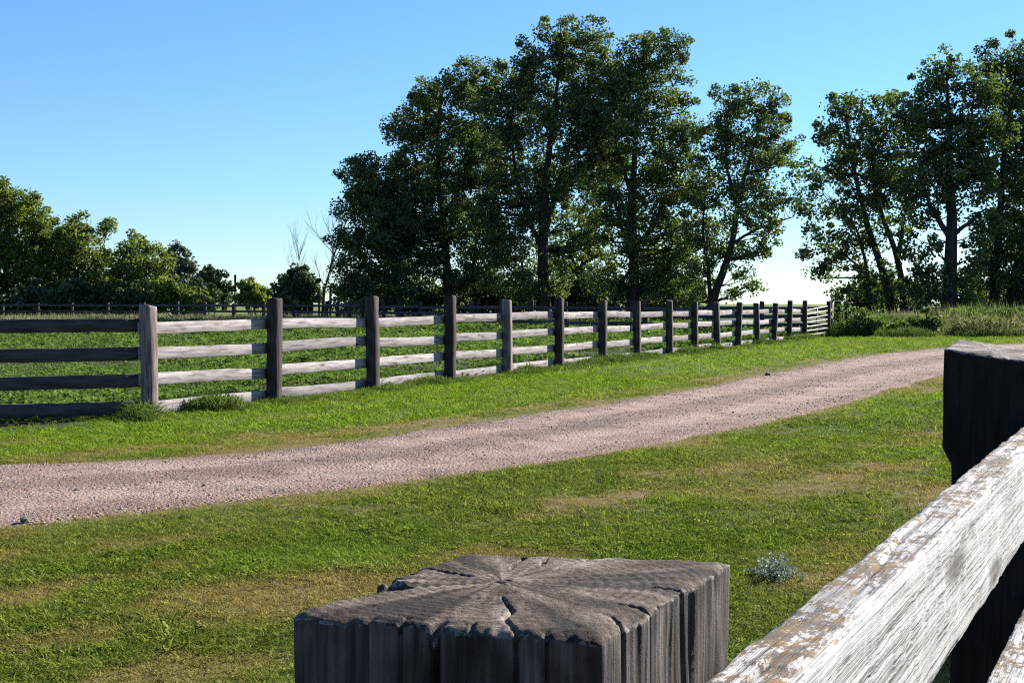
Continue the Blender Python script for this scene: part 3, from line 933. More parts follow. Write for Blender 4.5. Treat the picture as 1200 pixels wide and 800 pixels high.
tree("broadleaf_tree", "tree right of the tallest with a straight dark trunk and yellow patches", 86,
     [[(742, 364), (743, 300), (738, 240), (742, 160), (752, 80), (.42, .05)], [(742, 310), (725, 260), (708, 215), (.17, .03)], [(743, 290), (770, 260), (790, 200), (.16, .03)], [(740, 230), (722, 170), (720, 110), (.14, .03)], [(712, 364), (728, 335), (742, 312), (.14, .1)]],
     [(752, 66, 24), (782, 62, 22), (738, 88, 24), (772, 100, 34), (722, 112, 26), (800, 118, 12), (742, 145, 38), (785, 150, 28), (715, 170, 28), (765, 195, 38), (722, 225, 30), (792, 205, 24), (775, 250, 30), (705, 262, 24), (735, 285, 30), (780, 300, 32), (718, 328, 28), (765, 335, 26), (800, 340, 20), (808, 180, 14), (700, 140, 20), (808, 150, 14), (805, 230, 18), (800, 275, 22), (805, 310, 18), (745, 255, 24), (690, 205, 18)], 14, yspots=[(789, 228, 10), (712, 185, 8)], **K)
tree("broadleaf_tree", "slender tree leaning right between the two tallest trunks", 95,
     [[(668, 364), (678, 325), (692, 285), (703, 235), (712, 170), (.30, .05)], [(680, 325), (668, 290), (660, 250), (.1, .03)]],
     [(705, 215, 24), (690, 250, 20), (715, 190, 22), (665, 320, 22), (690, 330, 22), (655, 295, 20), (700, 300, 16), (680, 345, 22)], 15, **K)
tree("broadleaf_tree", "open tree with a forked leaning trunk at the right end of the middle row", 82,
     [[(828, 364), (838, 335), (853, 305), (860, 270), (862, 235), (880, 180), (892, 140), (.30, .04)], [(832, 350), (832, 310), (826, 270), (830, 220), (.14, .03)], [(858, 285), (885, 270), (905, 262), (930, 255), (.10, .03)], [(862, 240), (850, 190), (850, 140), (.14, .03)]],
     [(848, 128, 24), (875, 118, 20), (900, 122, 20), (918, 140, 12), (870, 155, 34), (908, 170, 24), (832, 170, 22), (880, 195, 34), (925, 205, 12), (845, 215, 32), (905, 232, 24), (868, 245, 28), (832, 262, 26), (895, 262, 18), (845, 292, 22), (818, 310, 22), (878, 300, 18), (868, 325, 12), (812, 340, 18), (930, 235, 10), (895, 285, 14), (885, 335, 9), (858, 345, 9), (830, 335, 14), (820, 205, 18), (818, 240, 16), (815, 280, 18), (900, 150, 18), (922, 170, 12), (850, 160, 20)], 16, **KS)
RG = "tall trees of the right-hand group"
tree("broadleaf_tree", "multi-stemmed tree nearest the gate at the left of the right group", 72,
     [[(1050, 366), (1040, 335), (1028, 300), (1015, 260), (1000, 200), (990, 140), (.26, .04)], [(1060, 366), (1056, 320), (1048, 288), (1036, 265), (1022, 220), (1018, 150), (.22, .04)], [(1052, 300), (1056, 265), (1062, 225), (.14, .04)], [(1020, 366), (1016, 330), (1012, 300), (1000, 262), (975, 240), (.16, .03)], [(1014, 320), (990, 300), (968, 290), (.08, .02)]],
     [(985, 128, 20), (1010, 132, 20), (966, 158, 15), (990, 165, 28), (1022, 165, 26), (968, 205, 24), (1000, 205, 32), (950, 232, 12), (1030, 205, 26), (980, 245, 24), (1010, 250, 22), (955, 268, 12), (968, 290, 16), (990, 300, 16), (955, 318, 11), (978, 322, 13), (1002, 335, 18), (1030, 345, 22), (1038, 122, 18), (1055, 150, 24), (1050, 210, 26), (1042, 240, 18), (1060, 262, 15), (1022, 285, 14), (1062, 345, 18), (1055, 180, 20), (942, 300, 8), (1012, 318, 14), (1040, 318, 12), (945, 250, 8), (985, 345, 12), (1035, 268, 12), (1030, 235, 20), (985, 275, 18), (1005, 285, 14)], 21, **KS)
tree("broadleaf_tree", "stout single-trunk tree in the middle of the right group", 70,
     [[(1113, 368), (1113, 330), (1116, 280), (1113, 210), (1112, 140), (1108, 90), (.44, .05)], [(1115, 285), (1102, 262), (1090, 240), (1078, 200), (.18, .04)], [(1116, 275), (1135, 262), (1155, 245), (.13, .04)], [(1113, 230), (1135, 190), (1140, 120), (.16, .04)], [(1114, 345), (1100, 330), (1085, 322), (.06, .02)]],
     [(1100, 84, 20), (1078, 108, 18), (1118, 92, 22), (1140, 100, 20), (1092, 130, 30), (1130, 140, 34), (1072, 160, 26), (1105, 175, 36), (1145, 180, 28), (1078, 205, 26), (1118, 220, 30), (1150, 225, 20), (1090, 235, 18), (1072, 300, 12), (1082, 320, 16), (1095, 342, 18), (1135, 320, 14), (1128, 345, 16), (1072, 340, 14), (1060, 130, 20), (1155, 120, 24), (1065, 235, 20), (1160, 160, 24), (1140, 262, 12), (1060, 285, 12), (1090, 290, 12), (1100, 318, 10), (1140, 300, 14), (1150, 282, 12), (1062, 225, 22), (1080, 262, 16), (1160, 262, 16), (1125, 200, 26), (1095, 200, 24)], 22, **KS)
tree("broadleaf_tree", "tree cut off by the right edge of the picture with two trunks", 74,
     [[(1165, 368), (1167, 320), (1172, 260), (1178, 170), (1190, 90), (.30, .05)], [(1180, 370), (1190, 330), (1204, 280), (1215, 200), (1225, 110), (.42, .05)]],
     [(1160, 78, 24), (1185, 70, 24), (1215, 80, 30), (1172, 115, 32), (1208, 130, 38), (1180, 165, 32), (1225, 175, 40), (1185, 215, 34), (1225, 235, 40), (1170, 265, 24), (1195, 280, 36), (1235, 300, 40), (1165, 310, 22), (1190, 330, 30), (1150, 335, 20), (1255, 140, 44), (1262, 230, 46), (1225, 345, 30), (1160, 205, 18), (1155, 300, 14)], 23, **K)

# undergrowth beneath the tall trees
def shrub(name, label, Y, blobs, seed, leafm, stems=5, cat="shrub", group=None, **kw):
    rr = np.random.default_rng(seed)
    cx = np.mean([b[0] for b in blobs]); base = P(cx, 356, Y)
    t = thing(name, label, cat, (base[0], base[1], 0), 0, group)
    cme, cs = crown_mesh("foliage", blobs, Y, rr, **kw)
    cr = link("foliage", cme, leafm, t); cr.matrix_basis = Matrix.Identity(4)
    g = Geo()
    pick = cs[rr.choice(len(cs), min(len(cs), stems * 4), replace=False)]
    for c in pick:
        b = np.array([base[0] + (c[0] - base[0]) * .3 + rr.normal(0, .12), base[1] + (c[1] - base[1]) * .3 + rr.normal(0, .12), -.1])
        mid = (b + c) / 2 + rr.normal(0, .1, 3) + np.array([0, 0, .1])
        g.tube([b, mid, c], [.035, .022, .008], 5, False)
    st = link("stem", g.mesh("stem", True), MAT_BARK, t); st.matrix_basis = Matrix.Identity(4)
    return t
U = dict(clump=.7, leaf=.19, per=60)
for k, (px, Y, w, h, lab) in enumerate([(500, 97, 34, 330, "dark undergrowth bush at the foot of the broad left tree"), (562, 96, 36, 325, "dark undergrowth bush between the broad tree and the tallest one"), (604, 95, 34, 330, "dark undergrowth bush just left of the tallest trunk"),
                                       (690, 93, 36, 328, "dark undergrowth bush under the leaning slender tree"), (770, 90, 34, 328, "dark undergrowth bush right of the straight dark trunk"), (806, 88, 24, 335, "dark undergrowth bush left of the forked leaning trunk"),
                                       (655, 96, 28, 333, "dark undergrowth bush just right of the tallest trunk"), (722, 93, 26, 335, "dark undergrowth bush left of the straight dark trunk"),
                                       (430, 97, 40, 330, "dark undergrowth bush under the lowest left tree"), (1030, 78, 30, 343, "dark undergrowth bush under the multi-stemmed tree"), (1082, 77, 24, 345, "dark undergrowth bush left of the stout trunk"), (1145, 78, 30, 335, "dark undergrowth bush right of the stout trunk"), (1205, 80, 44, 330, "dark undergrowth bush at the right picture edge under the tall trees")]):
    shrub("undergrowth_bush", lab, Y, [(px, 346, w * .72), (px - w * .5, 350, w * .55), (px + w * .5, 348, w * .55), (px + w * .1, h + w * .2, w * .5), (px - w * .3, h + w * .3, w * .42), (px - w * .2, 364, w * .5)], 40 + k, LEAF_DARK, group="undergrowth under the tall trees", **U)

# the hedge on the left beyond the pasture
H_ = dict(clump=.9, leaf=.22, per=72)
tree("hedge_tree", "tallest olive-green tree at the left edge of the picture", 112, [[(5, 362), (8, 300), (15, 240), (.3, .05)], [(20, 362), (35, 300), (45, 255), (.2, .04)]],
     [(-25, 245, 40), (8, 238, 24), (30, 246, 22), (52, 262, 18), (5, 275, 36), (45, 290, 32), (-20, 310, 40), (20, 320, 36), (58, 325, 28), (-10, 350, 30), (40, 352, 26)], 61, LEAF_OLIVE, group="hedge trees on the left", density=1.35, **H_)
tree("hedge_tree", "olive-green tree with a loose top sprig right of the tallest left tree", 114, [[(90, 362), (92, 310), (105, 265), (.22, .04)], [(95, 330), (120, 290), (128, 258), (.08, .02)]],
     [(78, 270, 16), (92, 262, 10), (70, 300, 26), (100, 290, 22), (118, 270, 9), (130, 262, 6), (90, 325, 30), (120, 310, 20), (112, 338, 24), (80, 352, 22)], 62, LEAF_OLIVE, group="hedge trees on the left", density=1.3, **H_)
tree("hedge_tree", "round-topped olive tree in the middle of the left hedge", 110, [[(160, 362), (160, 330), (162, 290), (.18, .04)]],
     [(158, 288, 14), (176, 294, 12), (145, 305, 18), (168, 312, 22), (190, 312, 14), (150, 332, 22), (180, 335, 20), (135, 345, 16), (165, 352, 18)], 63, LEAF_OLIVE, group="hedge trees on the left", density=1.35, **H_)
tree("hedge_tree", "grey-green spiky-topped tree at the right end of the left hedge", 116, [[(208, 362), (208, 330), (206, 290), (.16, .03)]],
     [(206, 290, 6), (198, 298, 7), (216, 298, 7), (205, 310, 12), (222, 312, 9), (210, 328, 18), (230, 332, 11), (200, 345, 16), (225, 348, 14)], 64, LEAF_GREY, clump=.5, leaf=.26, per=50)
tree("hedge_tree", "small dark sparse tree beside the lone pole", 112, [[(252, 362), (250, 340), (248, 318), (.10, .02)], [(240, 356), (256, 346), (272, 338), (.06, .02)]],
     [(246, 318, 8), (256, 322, 7), (240, 330, 10), (260, 336, 10), (250, 344, 14), (266, 350, 10)], 65, LEAF_DARK, clump=.5, leaf=.26, per=48, density=.8)
shrub("hedge_bush", "yellow-green bush in front of the grey-green spiky tree", 104, [(190, 334, 10), (205, 346, 14), (225, 350, 13), (186, 350, 10), (240, 355, 10), (205, 338, 8)], 71, LEAF_OLIVE, clump=.5, leaf=.25, per=55)
shrub("hedge_bush", "bright lime-yellow round bush beside the dark corner post", 106, [(290, 338, 10), (303, 344, 11), (284, 350, 9), (297, 352, 14), (312, 353, 7)], 72, LEAF_YELLOW, clump=.45, leaf=.24, per=55)
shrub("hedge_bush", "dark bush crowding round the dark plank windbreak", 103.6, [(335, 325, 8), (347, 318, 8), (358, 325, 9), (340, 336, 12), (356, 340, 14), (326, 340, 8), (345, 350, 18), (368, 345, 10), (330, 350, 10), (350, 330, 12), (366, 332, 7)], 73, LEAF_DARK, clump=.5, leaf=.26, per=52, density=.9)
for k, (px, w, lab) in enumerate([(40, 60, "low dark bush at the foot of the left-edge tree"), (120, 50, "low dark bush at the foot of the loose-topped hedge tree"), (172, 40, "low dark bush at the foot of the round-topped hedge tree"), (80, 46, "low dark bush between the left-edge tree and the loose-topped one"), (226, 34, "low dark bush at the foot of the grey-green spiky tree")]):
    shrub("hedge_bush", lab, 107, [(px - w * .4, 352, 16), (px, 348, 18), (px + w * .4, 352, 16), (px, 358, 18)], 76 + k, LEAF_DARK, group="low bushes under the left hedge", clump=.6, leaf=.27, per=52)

# bare trees
def bare_tree(label, Y, px, top, seed, spread=26, r=.11):
    rr = np.random.default_rng(seed)
    b = P(px, 356, Y)
    t = thing("bare_tree", label, "tree", (b[0], b[1], 0))
    g = Geo(); g2 = Geo()
    def grow(p, d, L, rad, lvl, geo):
        n = 5; pts = [p]
        for i in range(n):
            d = d + rr.normal(0, .10, 3) + np.array([0, 0, .05]); d /= np.linalg.norm(d)
            pts.append(pts[-1] + d * L / n)
        geo.tube(pts, np.linspace(rad, rad * .45, n + 1), 6 if lvl == 0 else 4, False)
        if lvl < 3:
            for i in range((13, 7, 5)[lvl]):
                k = rr.integers(1 + (lvl == 0), n + 1)
                dd = d * .9 + rr.normal(0, .42, 3) * np.array([1, 1, .3]) + np.array([0, 0, .55]); dd /= np.linalg.norm(dd)
                grow(pts[k], dd, L * (.42, .5, .5)[lvl] * (.6 + .6 * rr.random()), rad * .34, lvl + 1, g2)
    H = (356 - top) / FPX * Y + EYE
    grow(np.array([b[0], b[1], -.1]), np.array([0, 0, 1.0]), H * .95, r, 0, g)
    for nm, gg in (("trunk", g), ("branches", g2)):
        o = link(nm, gg.mesh(nm, True), MAT_BARK, t); o.matrix_basis = Matrix.Identity(4)
bare_tree("leafless grey tree at the left edge of the tall trees", 96, 377, 268, 81, r=.10)
bare_tree("small leafless sapling behind the dark bush left of the tall trees", 104, 350, 300, 82, r=.05)

# plank windbreak, lone pole and three thin posts
wy = 104
wbk = thing("plank_windbreak", "dark vertical plank windbreak half hidden by the dark bush", "windbreak", (P(343, 356, wy)[0], wy, 0))
plank = [post_mesh("plank", 2.05, .03, .24, 500 + k, 4, .006) for k in range(3)]
for me in plank: me.materials.append(MAT_SHADEBOARD)
for i in range(13):
    q = P(321 + i * 3.72, 356, wy)
    o = link("plank", plank[i % 3], None, wbk); o.matrix_basis = up_matrix(q[0], wy + .02 * (i % 2), 0, 0) @ Matrix.Diagonal((1 + random.uniform(-.04, .02), 1, 1, 1))
for h in (.5, 1.6):
    a = P(320, 356, wy); b = P(367, 356, wy)
    lay(wbk, a[:2] + np.array([0, .07]), b[:2] + np.array([0, .07]), h, h, back_pool, "rail")
pl = thing("wooden_pole", "lone thin upright pole with a crossbar left of the lime-yellow bush", "pole", (P(276, 356, 108)[0], 108, 0))
pme = post_mesh("upright", 3.55, .16, .16, 520, 6); pme.materials.append(MAT_POST)
o = link("upright", pme, None, pl); q = P(276, 356, 108); o.matrix_basis = up_matrix(q[0], 108, 0, 0)
lay(pl, (P(263, 356, 108)[0], 108.12), (P(278, 356, 108)[0], 108.12), 2.2, 2.3, back_pool, "crossbar")
for px, top, lab in ((374, 339, "left one of three thin posts between the windbreak and the tall trees"), (380, 336, "middle one of three thin posts between the windbreak and the tall trees"), (387, 337, "right one of three thin posts between the windbreak and the tall trees")):
    q = P(px, top, 103)
    me = post_mesh("thin_post", q[2], .16, .16, 530 + px, 6); me.materials.append(MAT_POST)
    o = link("thin_post", me); o.matrix_basis = up_matrix(q[0], 103, 0, 0, (0, random.gauss(0, .02)))
    tag(o, lab, "post", "thin posts left of the tall trees")

# ------------------------------------------------------------------ grass and other ground cover (scattered tufts)
def blade_tuft(name, n, h, w, spread, lean, seed, mat, seg=3, heads=0):
    r = np.random.default_rng(seed)
    V, Q, T, k = [], [], [], 0
    for i in range(n):
        a = r.random() * 2 * np.pi; rad = spread * r.random() ** .5
        p = np.array([math.cos(a) * rad, math.sin(a) * rad, -.01])
        hh = h * (.5 + .75 * r.random()); ww = w * (.7 + .6 * r.random())
        az = a + r.normal(0, .8); ln = lean * (.3 + 1.2 * r.random())
        d = np.array([math.cos(az), math.sin(az), 0]); s = np.array([-d[1], d[0], 0])
        tw = r.normal(0, .5); s = s * math.cos(tw) + d * math.sin(tw)
        base = k
        for j in range(seg):
            f = j / seg
            c = p + d * hh * ln * f ** 1.8 + np.array([0, 0, hh * f * (1 - .25 * ln * f)])
            hw = ww * .5 * (1 - f * .55)
            V += [c - s * hw, c + s * hw]; k += 2
        c = p + d * hh * ln + np.array([0, 0, hh * (1 - .25 * ln)])
        V.append(c); k += 1
        for j in range(seg - 1):
            Q.append([base + 2 * j, base + 2 * j + 1, base + 2 * j + 3, base + 2 * j + 2])
        T.append([base + 2 * seg - 2, base + 2 * seg - 1, base + 2 * seg])
    me = fast_mesh(name, np.array(V), Q if Q else None, T)
    me.materials.append(mat)
    return bpy.data.objects.new(name, me)

def leafy_tuft(name, n, h, leaf, spread, seed, mat):
    r = np.random.default_rng(seed)
    cen = np.c_[r.normal(0, spread * .5, (n, 2)), h * (.15 + .85 * r.random(n) ** .8)]
    a = np.c_[r.normal(size=(n, 2)), r.normal(0, .45, n)]; a /= np.linalg.norm(a, axis=1, keepdims=True)
    b = np.cross(a, np.c_[r.normal(0, .4, (n, 2)), np.ones(n)]); b /= np.linalg.norm(b, axis=1, keepdims=True)
    s = leaf * (.6 + .8 * r.random(n))
    a *= s[:, None]; b *= (s * .4)[:, None]
    v = np.stack([cen - a * .5, cen + b, cen + a * .5, cen - b], 1).reshape(-1, 3)
    me = fast_mesh(name, v, np.arange(4 * n).reshape(-1, 4))
    me.materials.append(mat)
    return bpy.data.objects.new(name, me)

def scatter(name, label, cat, pts, scale, sources, attrs=None, mat=None, tilt=.15, kind='stuff'):
    """one object whose points carry copies of small tuft meshes"""
    n = len(pts)
    me = bpy.data.meshes.new(name)
    me.vertices.add(n); me.vertices.foreach_set("co", np.ascontiguousarray(pts, dtype=np.float32).ravel())
    attr(me, "size", scale)
    rot = np.c_[rng.normal(0, tilt, n), rng.normal(0, tilt, n), rng.random(n) * 6.283]
    attr(me, "turn", rot, 'FLOAT_VECTOR')
    for k, vv_ in (attrs or {}).items(): attr(me, k, vv_)
    o = link(name, me, mat)
    coll = bpy.data.collections.new(name + "_sources")
    for s in sources: coll.objects.link(s)
    ng = bpy.data.node_groups.new(name + "_scatter", 'GeometryNodeTree')
    ng.interface.new_socket("Geometry", in_out='INPUT', socket_type='NodeSocketGeometry')
    ng.interface.new_socket("Geometry", in_out='OUTPUT', socket_type='NodeSocketGeometry')
    gi = ng.nodes.new("NodeGroupInput"); go = ng.nodes.new("NodeGroupOutput")
    m2p = ng.nodes.new("GeometryNodeMeshToPoints")
    iop = ng.nodes.new("GeometryNodeInstanceOnPoints")
    ci = ng.nodes.new("GeometryNodeCollectionInfo")
    ci.inputs["Collection"].default_value = coll
    ci.inputs["Separate Children"].default_value = True; ci.inputs["Reset Children"].default_value = True
    iop.inputs["Pick Instance"].default_value = True
    a1 = ng.nodes.new("GeometryNodeInputNamedAttribute"); a1.data_type = 'FLOAT'; a1.inputs["Name"].default_value = "size"
    a2 = ng.nodes.new("GeometryNodeInputNamedAttribute"); a2.data_type = 'FLOAT_VECTOR'; a2.inputs["Name"].default_value = "turn"
    e2r = ng.nodes.new("FunctionNodeEulerToRotation")
    L = ng.links.new
    L(gi.outputs[0], m2p.inputs["Mesh"]); L(m2p.outputs[0], iop.inputs["Points"])
    L(ci.outputs[0], iop.inputs["Instance"])
    L(a2.outputs["Attribute"], e2r.inputs[0]); L(e2r.outputs[0], iop.inputs["Rotation"])
    L(a1.outputs["Attribute"], iop.inputs["Scale"])
    L(iop.outputs[0], go.inputs[0])
    md = o.modifiers.new("scatter", 'NODES'); md.node_group = ng
    return tag(o, label, cat, None, kind)

def grass_mat(name, green, dryc, transl=.45, rnd=.35, gloss=.004, fresh=None):
    m = NT(name)
    dry = m.attr("dry", 'INSTANCER'); r = m.orand()
    p = m.pos()
    f = m.math('ADD', m.math('MULTIPLY', r, .4), m.math('MULTIPLY', m.noise(p, 75, 3, .8), .6))
    g = m.ramp(f, [(.25, green[0]), (.5, green[1]), (.75, green[2])])
    d = m.ramp(f, [(.25, dryc[0]), (.5, dryc[1]), (.75, dryc[2])])
    k = m.math('ADD', dry, m.math('MULTIPLY', m.math('SUBTRACT', m.noise(p, 25, 3, .7), .5), 1.1), True)
    if fresh: g = m.mix(g, m.ramp(f, [(.25, fresh[0]), (.5, fresh[1]), (.75, fresh[2])]), m.attr('fresh', 'INSTANCER'))
    m.leafy(m.mix(g, d, k), transl, None, gloss)
    return m.m
GRASS = grass_mat("lawn_grass", [(.034, .070, .007), (.112, .178, .015), (.235, .295, .040)], [(.13, .095, .025), (.29, .21, .06), (.45, .35, .13)], fresh=[(.060, .125, .005), (.150, .262, .012), (.255, .365, .034)])
TALL = grass_mat("tall_fence_grass", [(.034, .072, .009), (.070, .135, .017), (.125, .195, .030)], [(.14, .14, .04), (.2, .19, .06), (.28, .25, .11)])
WEED = grass_mat("pasture_weed_leaves", [(.052, .108, .014), (.10, .185, .024), (.165, .255, .04)], [(.10, .08, .05), (.16, .13, .08), (.22, .19, .12)])
SEED = grass_mat("seeding_grass", [(.06, .10, .022), (.10, .145, .034), (.15, .185, .05)], [(.22, .17, .11), (.32, .25, .18), (.43, .35, .28)])

def in_fan(n, y0, y1, m=.40, pad=1.9):
    y = np.sqrt(rng.random(n) * (y1 ** 2 - y0 ** 2) + y0 ** 2)
    x = (rng.random(n) * 2 - 1) * (m * y + pad)
    return np.c_[x, y]
def gz_at(p):
    r_ = road_depth(p); z = (fbm(p[:, 0] * 1.3, p[:, 1] * 1.3, 41, 3) - .5) * 0.03 * sstep(-0.1, -0.9, r_)
    pn = inside_pen(p); z = z + (fbm(p[:, 0] * .9, p[:, 1] * .9, 43, 3) - .5) * .14 * sstep(-.15, .25, pn) * sstep(.3, 1.5, pn)
    return z, r_, pn

allp, alls = [], []
for (n, y0, y1, sc) in [(92000, 3.0, 7.5, 1.0), (66000, 7.5, 13, 1.25), (46000, 13, 24, 1.75), (46000, 24, 54, 2.6)]:
    p = in_fan(n, y0, y1)
    allp.append(p); alls.append(sc * (.6 + .8 * rng.random(n)))
p = np.vstack(allp); s = np.concatenate(alls)
z, r_, pn = gz_at(p)
edge = (fbm(p[:, 0] * 2, p[:, 1] * 2, 131, 4) - .5) * .55
keep = (r_ < -.02 + edge * .6) & (pn < .1) & (p[:, 1] < 53) & (rng.random(len(p)) > .93 * shade_strip(p))
stray = (r_ > 0) & (pn < 0) & (rng.random(len(p)) < .018 * sstep(.5, .8, fbm(p[:, 0], p[:, 1], 137, 2) + .1))
keep |= stray
dr = dryness(p, r_)
fresh_ = np.clip(.9 * sstep(.2, .9, side_dist(p, far_s[::3])) + .8 * sstep(.45, .7, fbm(p[:, 0] * .5, p[:, 1] * .5, 143, 3)) * sstep(9, 14, p[:, 1]) + .5 * sstep(.5, .7, fbm(p[:, 0] * .9, p[:, 1] * .9, 145, 3)), 0, 1)
hfac = 1 - .45 * dr - .35 * sstep(-.5, 0, r_)
patch = .6 + .8 * fbm(p[:, 0] * 1.6, p[:, 1] * 1.6, 141, 3)
lawn_src = [blade_tuft("lawn_tuft", 16, .028, .0046, .05, 1.6, 600 + k, GRASS) for k in range(8)] + [leafy_tuft("clover_tuft", 34, .017, .010, .045, 650 + k, GRASS) for k in range(1)]
scatter("lawn_grass", "mown green lawn with straw-coloured dry patches on both sides of the road", "grass", np.c_[p, z][keep], (s * hfac * patch)[keep], lawn_src, {"dry": dr[keep], "fresh": fresh_[keep]})

# tall grass along the long fence and the left section
def strip(n, a, d, length, nrm, lo, hi):
    t = rng.random(n) * length; o_ = lo + (hi - lo) * rng.random(n) ** 1.3
    return a + d * t[:, None] + nrm * o_[:, None], t, o_
p1, t1_, o1 = strip(17000, FP, FD, post_t[-1], FN, -.30, .70)
clump_ = fbm(t1_ * .9, o1 * 1.5, 151, 3)
nearpost = np.exp(-(np.min(np.abs(t1_[:, None] - np.array(post_t)[None]), axis=1) / .3) ** 2)
sz = (1 - .65 * np.exp(-(t1_ / .4) ** 2)) * (.32 + .85 * sstep(.52, .74, clump_) + .30 * nearpost) * (1 - .75 * sstep(.2, .7, o1)) * (.75 + .5 * rng.random(len(p1)))
k1 = rng.random(len(p1)) < .35 + .65 * np.clip(o1 < .35, 0, 1)
p2, t2_, o2 = strip(2600, FP, LD, 5.0, LN, -.3, .75)
s2 = (.5 + 1.1 * fbm(t2_ * 1.5, o2, 153, 2)) * (1 - .6 * sstep(.3, .75, o2)) * (.7 * np.exp(-(t2_ / .35) ** 2) + .28)
k2_ = (rng.random(len(p2)) > .8 * shade_strip(p2)) | (o2 < .05)
pp = np.vstack([p1[k1], p2[k2_]]); ss = np.concatenate([sz[k1], s2[k2_]])
tall_src = [blade_tuft("tall_tuft", 18, .17, .0075, .055, .8, 620 + k, TALL, 4) for k in range(5)] + [leafy_tuft("weed_tuft", 40, .12, .030, .07, 640 + k, TALL) for k in range(2)]
scatter("fence_line_grass", "uncut tall grass growing along the foot of the long board fence", "grass", np.c_[pp, np.zeros(len(pp))], ss, tall_src, {"dry": .12 + .3 * rng.random(len(pp)) ** 3})

# pasture weeds behind the fence
pl_, sl_ = [], []
for (n, y0, y1, sc) in [(15000, 13.5, 26, 1.0), (16000, 26, 50, 1.7), (11000, 50, 100, 3.0)]:
    q = in_fan(n, y0, y1, .42, 2.0); pl_.append(q); sl_.append(sc * (.6 + .8 * rng.random(n)))
p = np.vstack(pl_); s = np.concatenate(sl_)
z, r_, pn = gz_at(p)
cov = fbm(p[:, 0] * .55, p[:, 1] * .35, 161, 3)
keep = (pn > .15) & (rng.random(len(p)) < .18 + .82 * sstep(.36, .52, cov))
crossx = p[:, 0] < 11.5
keep &= crossx
weed_src = [leafy_tuft("weed_tuft", 64, .075, .034, .12, 660 + k, WEED) for k in range(4)] + [blade_tuft("grass_tuft", 16, .10, .006, .09, .9, 670 + k, WEED) for k in range(2)]
scatter("pasture_weeds", "low green weeds and clover covering the pasture behind the fence", "weeds", np.c_[p, z][keep], (s * (.6 + .8 * cov))[keep], weed_src, {"dry": (.1 + .35 * sstep(.5, .3, cov))[keep]})

# rough growth along the far right and under the trees
n = 14000
x_ = 8 + rng.random(n) * 30; y_ = 49.5 + rng.random(n) ** 1.2 * 20
fr = fpt(tb)
edge_y = 50.5 + .035 * (x_ - 12) + (fbm(x_ * .4, None, 171, 3) - .5) * 2.0
keep = (y_ > edge_y) & ((np.c_[x_, y_] - FP) @ FN > .15)
x_, y_ = x_[keep], y_[keep]
sz = (.25 + 1.35 * sstep(.25, .75, fbm(x_ * .55, y_ * .5, 173, 3))) * (.4 + .6 * sstep(-.3, 2.2, y_ - edge_y[keep])) * (1 + .35 * sstep(18, 22, x_))
dry_ = .03 + .6 * sstep(.45, .62, fbm(x_ * .23 + 4, y_ * .3, 177, 3)) * sstep(13, 20, x_)
rough_src = [blade_tuft("rough_tuft", 22, .62, .018, .22, .55, 700 + k, SEED, 4) for k in range(4)] + [leafy_tuft("rough_weed", 60, .50, .09, .30, 710 + k, TALL) for k in range(4)]
scatter("rough_grass", "tall seeding grass and weeds under the right-hand trees", "grass", np.c_[x_, y_, np.zeros(len(x_))], sz, rough_src, {"dry": dry_})
n = 3500
x_ = -34 + rng.random(n) * 42; y_ = 76 + rng.random(n) * 24
src2 = [blade_tuft("rough_tuft", 18, .55, .03, .3, .5, 720 + k, SEED, 3) for k in range(3)]
scatter("field_edge_grass", "uncut grass along the far fence beneath the tall trees", "grass", np.c_[x_, y_, np.zeros(n)], .5 + .7 * rng.random(n), src2, {"dry": .2 + .4 * rng.random(n)})

# weeds that can be told apart by the gate and on the lawn
W2 = dict(clump=.32, leaf=.15, per=46)
for k, (px, py, Y, w, lab) in enumerate([(1012, 379, 51.5, 15, "leafy dark green weed clump right of the gate"), (1058, 385, 52, 11, "bright green weed clump beside the mown edge"), (1000, 372, 53, 13, "green weed clump hugging the stout end post"), (1085, 380, 53, 15, "wide green weed clump behind the dark timber post")]):
    shrub("weed_clump", lab, Y, [(px, py, w), (px - w * .8, py + 5, w * .7), (px + w * .8, py + 4, w * .7), (px, py + 9, w * .7)], 90 + k, LEAF if k != 1 else LEAF_OLIVE, cat="weed", group="weed clumps by the gate", **W2)
c = G(908, 678)
SILVER = leaf_mat("silvery_leaves", (.10, .115, .09), (.18, .195, .165), (.32, .33, .30), .2, .05)
rr = np.random.default_rng(99)
sv = thing("silver_weed", "small silvery grey weed growing in the lawn beside the white plank", "weed", (c[0], c[1], 0))
cs = np.c_[c[0] + rr.normal(0, .055, 110), c[1] + rr.normal(0, .10, 110), .012 + .06 * rr.random(110)]
v, q, t = leaves(cs, np.full(110, .016), 11, .013, rr)
me = fast_mesh("foliage", v, q); attr(me, "tint", t, 'FLOAT_COLOR', 'FACE')
o = link("foliage", me, SILVER, sv); o.matrix_basis = Matrix.Identity(4)
g = Geo()
for cc in cs[:24]: g.tube([(c[0], c[1], -.005), ((c[0] + cc[0]) / 2, (c[1] + cc[1]) / 2, cc[2] * .7), cc], [.003, .002, .001], 4, False)
o = link("stem", g.mesh("stem"), SILVER, sv); o.matrix_basis = Matrix.Identity(4)

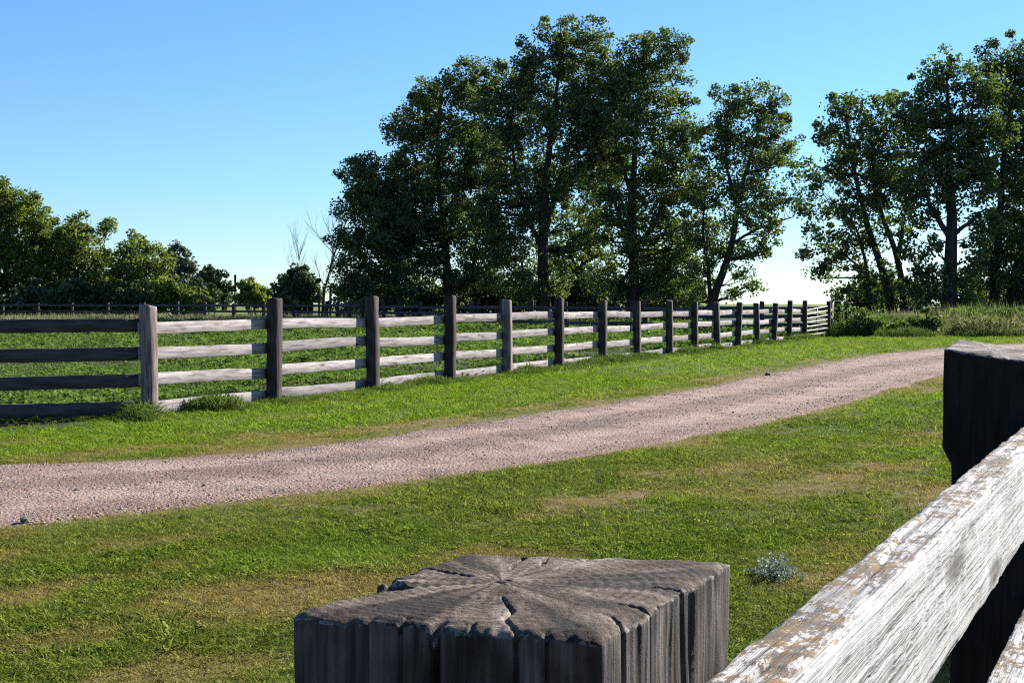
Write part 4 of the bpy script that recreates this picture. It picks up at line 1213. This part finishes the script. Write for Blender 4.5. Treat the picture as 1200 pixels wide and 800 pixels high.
# ------------------------------------------------------------------ loose gravel
def pebble(name, seed, flat=.65):
    r = np.random.default_rng(seed)
    import bmesh
    bm = bmesh.new(); bmesh.ops.create_icosphere(bm, subdivisions=1, radius=1)
    for v in bm.verts: v.co = Vector((v.co.x * (.8 + .4 * r.random()), v.co.y * (.8 + .4 * r.random()), v.co.z * flat * (.8 + .4 * r.random())))
    me = bpy.data.meshes.new(name); bm.to_mesh(me); bm.free()
    return me
m = NT("mixed_pebbles")
m.principled(m.mix(m.ramp(m.orand(), [(0., (.06, .042, .035)), (.15, (.17, .12, .10)), (.55, (.28, .20, .168)), (.8, (.37, .28, .24)), (1., (.54, .46, .42))]), (.28, .21, .18), m.math('MULTIPLY', m.noise(m.pos(), 90, 3), .35)), .9, None, .2)
PEB = m.m
srcs = []
for k in range(6):
    me = pebble("pebble", 800 + k); me.materials.append(PEB); srcs.append(bpy.data.objects.new("pebble", me))
pts_, sc_, pz_, ua_ = [], [], [], []
for (n, t_lo, t_hi, s0) in [(50000, 0, .22, .0045), (22000, .22, .5, .0065), (5000, .5, .8, .010)]:
    ti = t_lo + (t_hi - t_lo) * rng.random(n); k = (ti * (NR - 1)).astype(int)
    fk = (ti * (NR - 1) - k)[:, None]; k2 = np.minimum(k + 1, NR - 1)
    u01 = rng.random(n); ck = u01 * (NC - 1); c0 = np.minimum(ck.astype(int), NC - 2); fc = ck - c0
    w = t0[k] + (t1[k] - t0[k]) * u01
    ua_.append(u01)
    pz_.append(rz[k, c0] * (1 - fc) + rz[k, c0 + 1] * fc)
    q = (ne[k] * (1 - fk) + ne[k2] * fk) * (1 - w[:, None]) + (fe[k] * (1 - fk) + fe[k2] * fk) * w[:, None] + rng.normal(0, .015, (n, 2))
    pts_.append(q); sc_.append(s0 * (.45 + .5 * rng.random(n) + 1.6 * rng.random(n) ** 9))
q = np.vstack(pts_); s = np.concatenate(sc_)
rdq = road_depth(q)
wq = fbm(q[:, 0] * 1.2, q[:, 1] * 1.2, 181, 3)
acr = np.concatenate(ua_)
rut = np.exp(-((acr - .27) / .09) ** 2) + np.exp(-((acr - .73) / .09) ** 2)
keep = (rdq > -.18) & (rng.random(len(q)) < (.45 + .55 * sstep(.35, .6, wq)) * (1 - .75 * rut)) & (np.abs(q[:, 0]) < .46 * q[:, 1] + 2.5)
scatter("loose_gravel", "loose pinkish gravel lying on the farm road", "gravel", np.c_[q[keep], np.maximum(np.concatenate(pz_)[keep] + s[keep] * .1, -.004)], s[keep], srcs, None, None, .4)

STONE = NT("dark_fieldstone"); sn = STONE.noise(STONE.coord(), 3, 5, .7)
STONE.principled(STONE.ramp(sn, [(.3, (.05, .04, .038)), (.7, (.18, .15, .14))]), .85, STONE.bump(sn, .7, .02)); STONE = STONE.m
for (px, py, r_s, lab) in [(26, 614, .024, "dark stone at the lower left edge of the gravel road"), (214, 551, .015, "dark stone near the far edge of the road on the left"), (238, 572, .013, "small dark stone in the middle of the road on the left"), (88, 578, .018, "pale-topped stone on the road near the left picture edge"), (900, 441, .06, "dark clod on the far road edge toward the gate")]:
    q = G(px, py)
    me = pebble("stone", int(px) + 900, .8); me.materials.append(STONE)
    o = link("stone", me); o.location = (q[0], q[1], .012 + r_s * .35); o.scale = (r_s * 1.2, r_s, r_s); o.rotation_euler = (.2, .1, px)
    tag(o, lab, "stone", "stones on the road")

# ------------------------------------------------------------------ parents keep the world placement of their parts
bpy.context.view_layer.update()
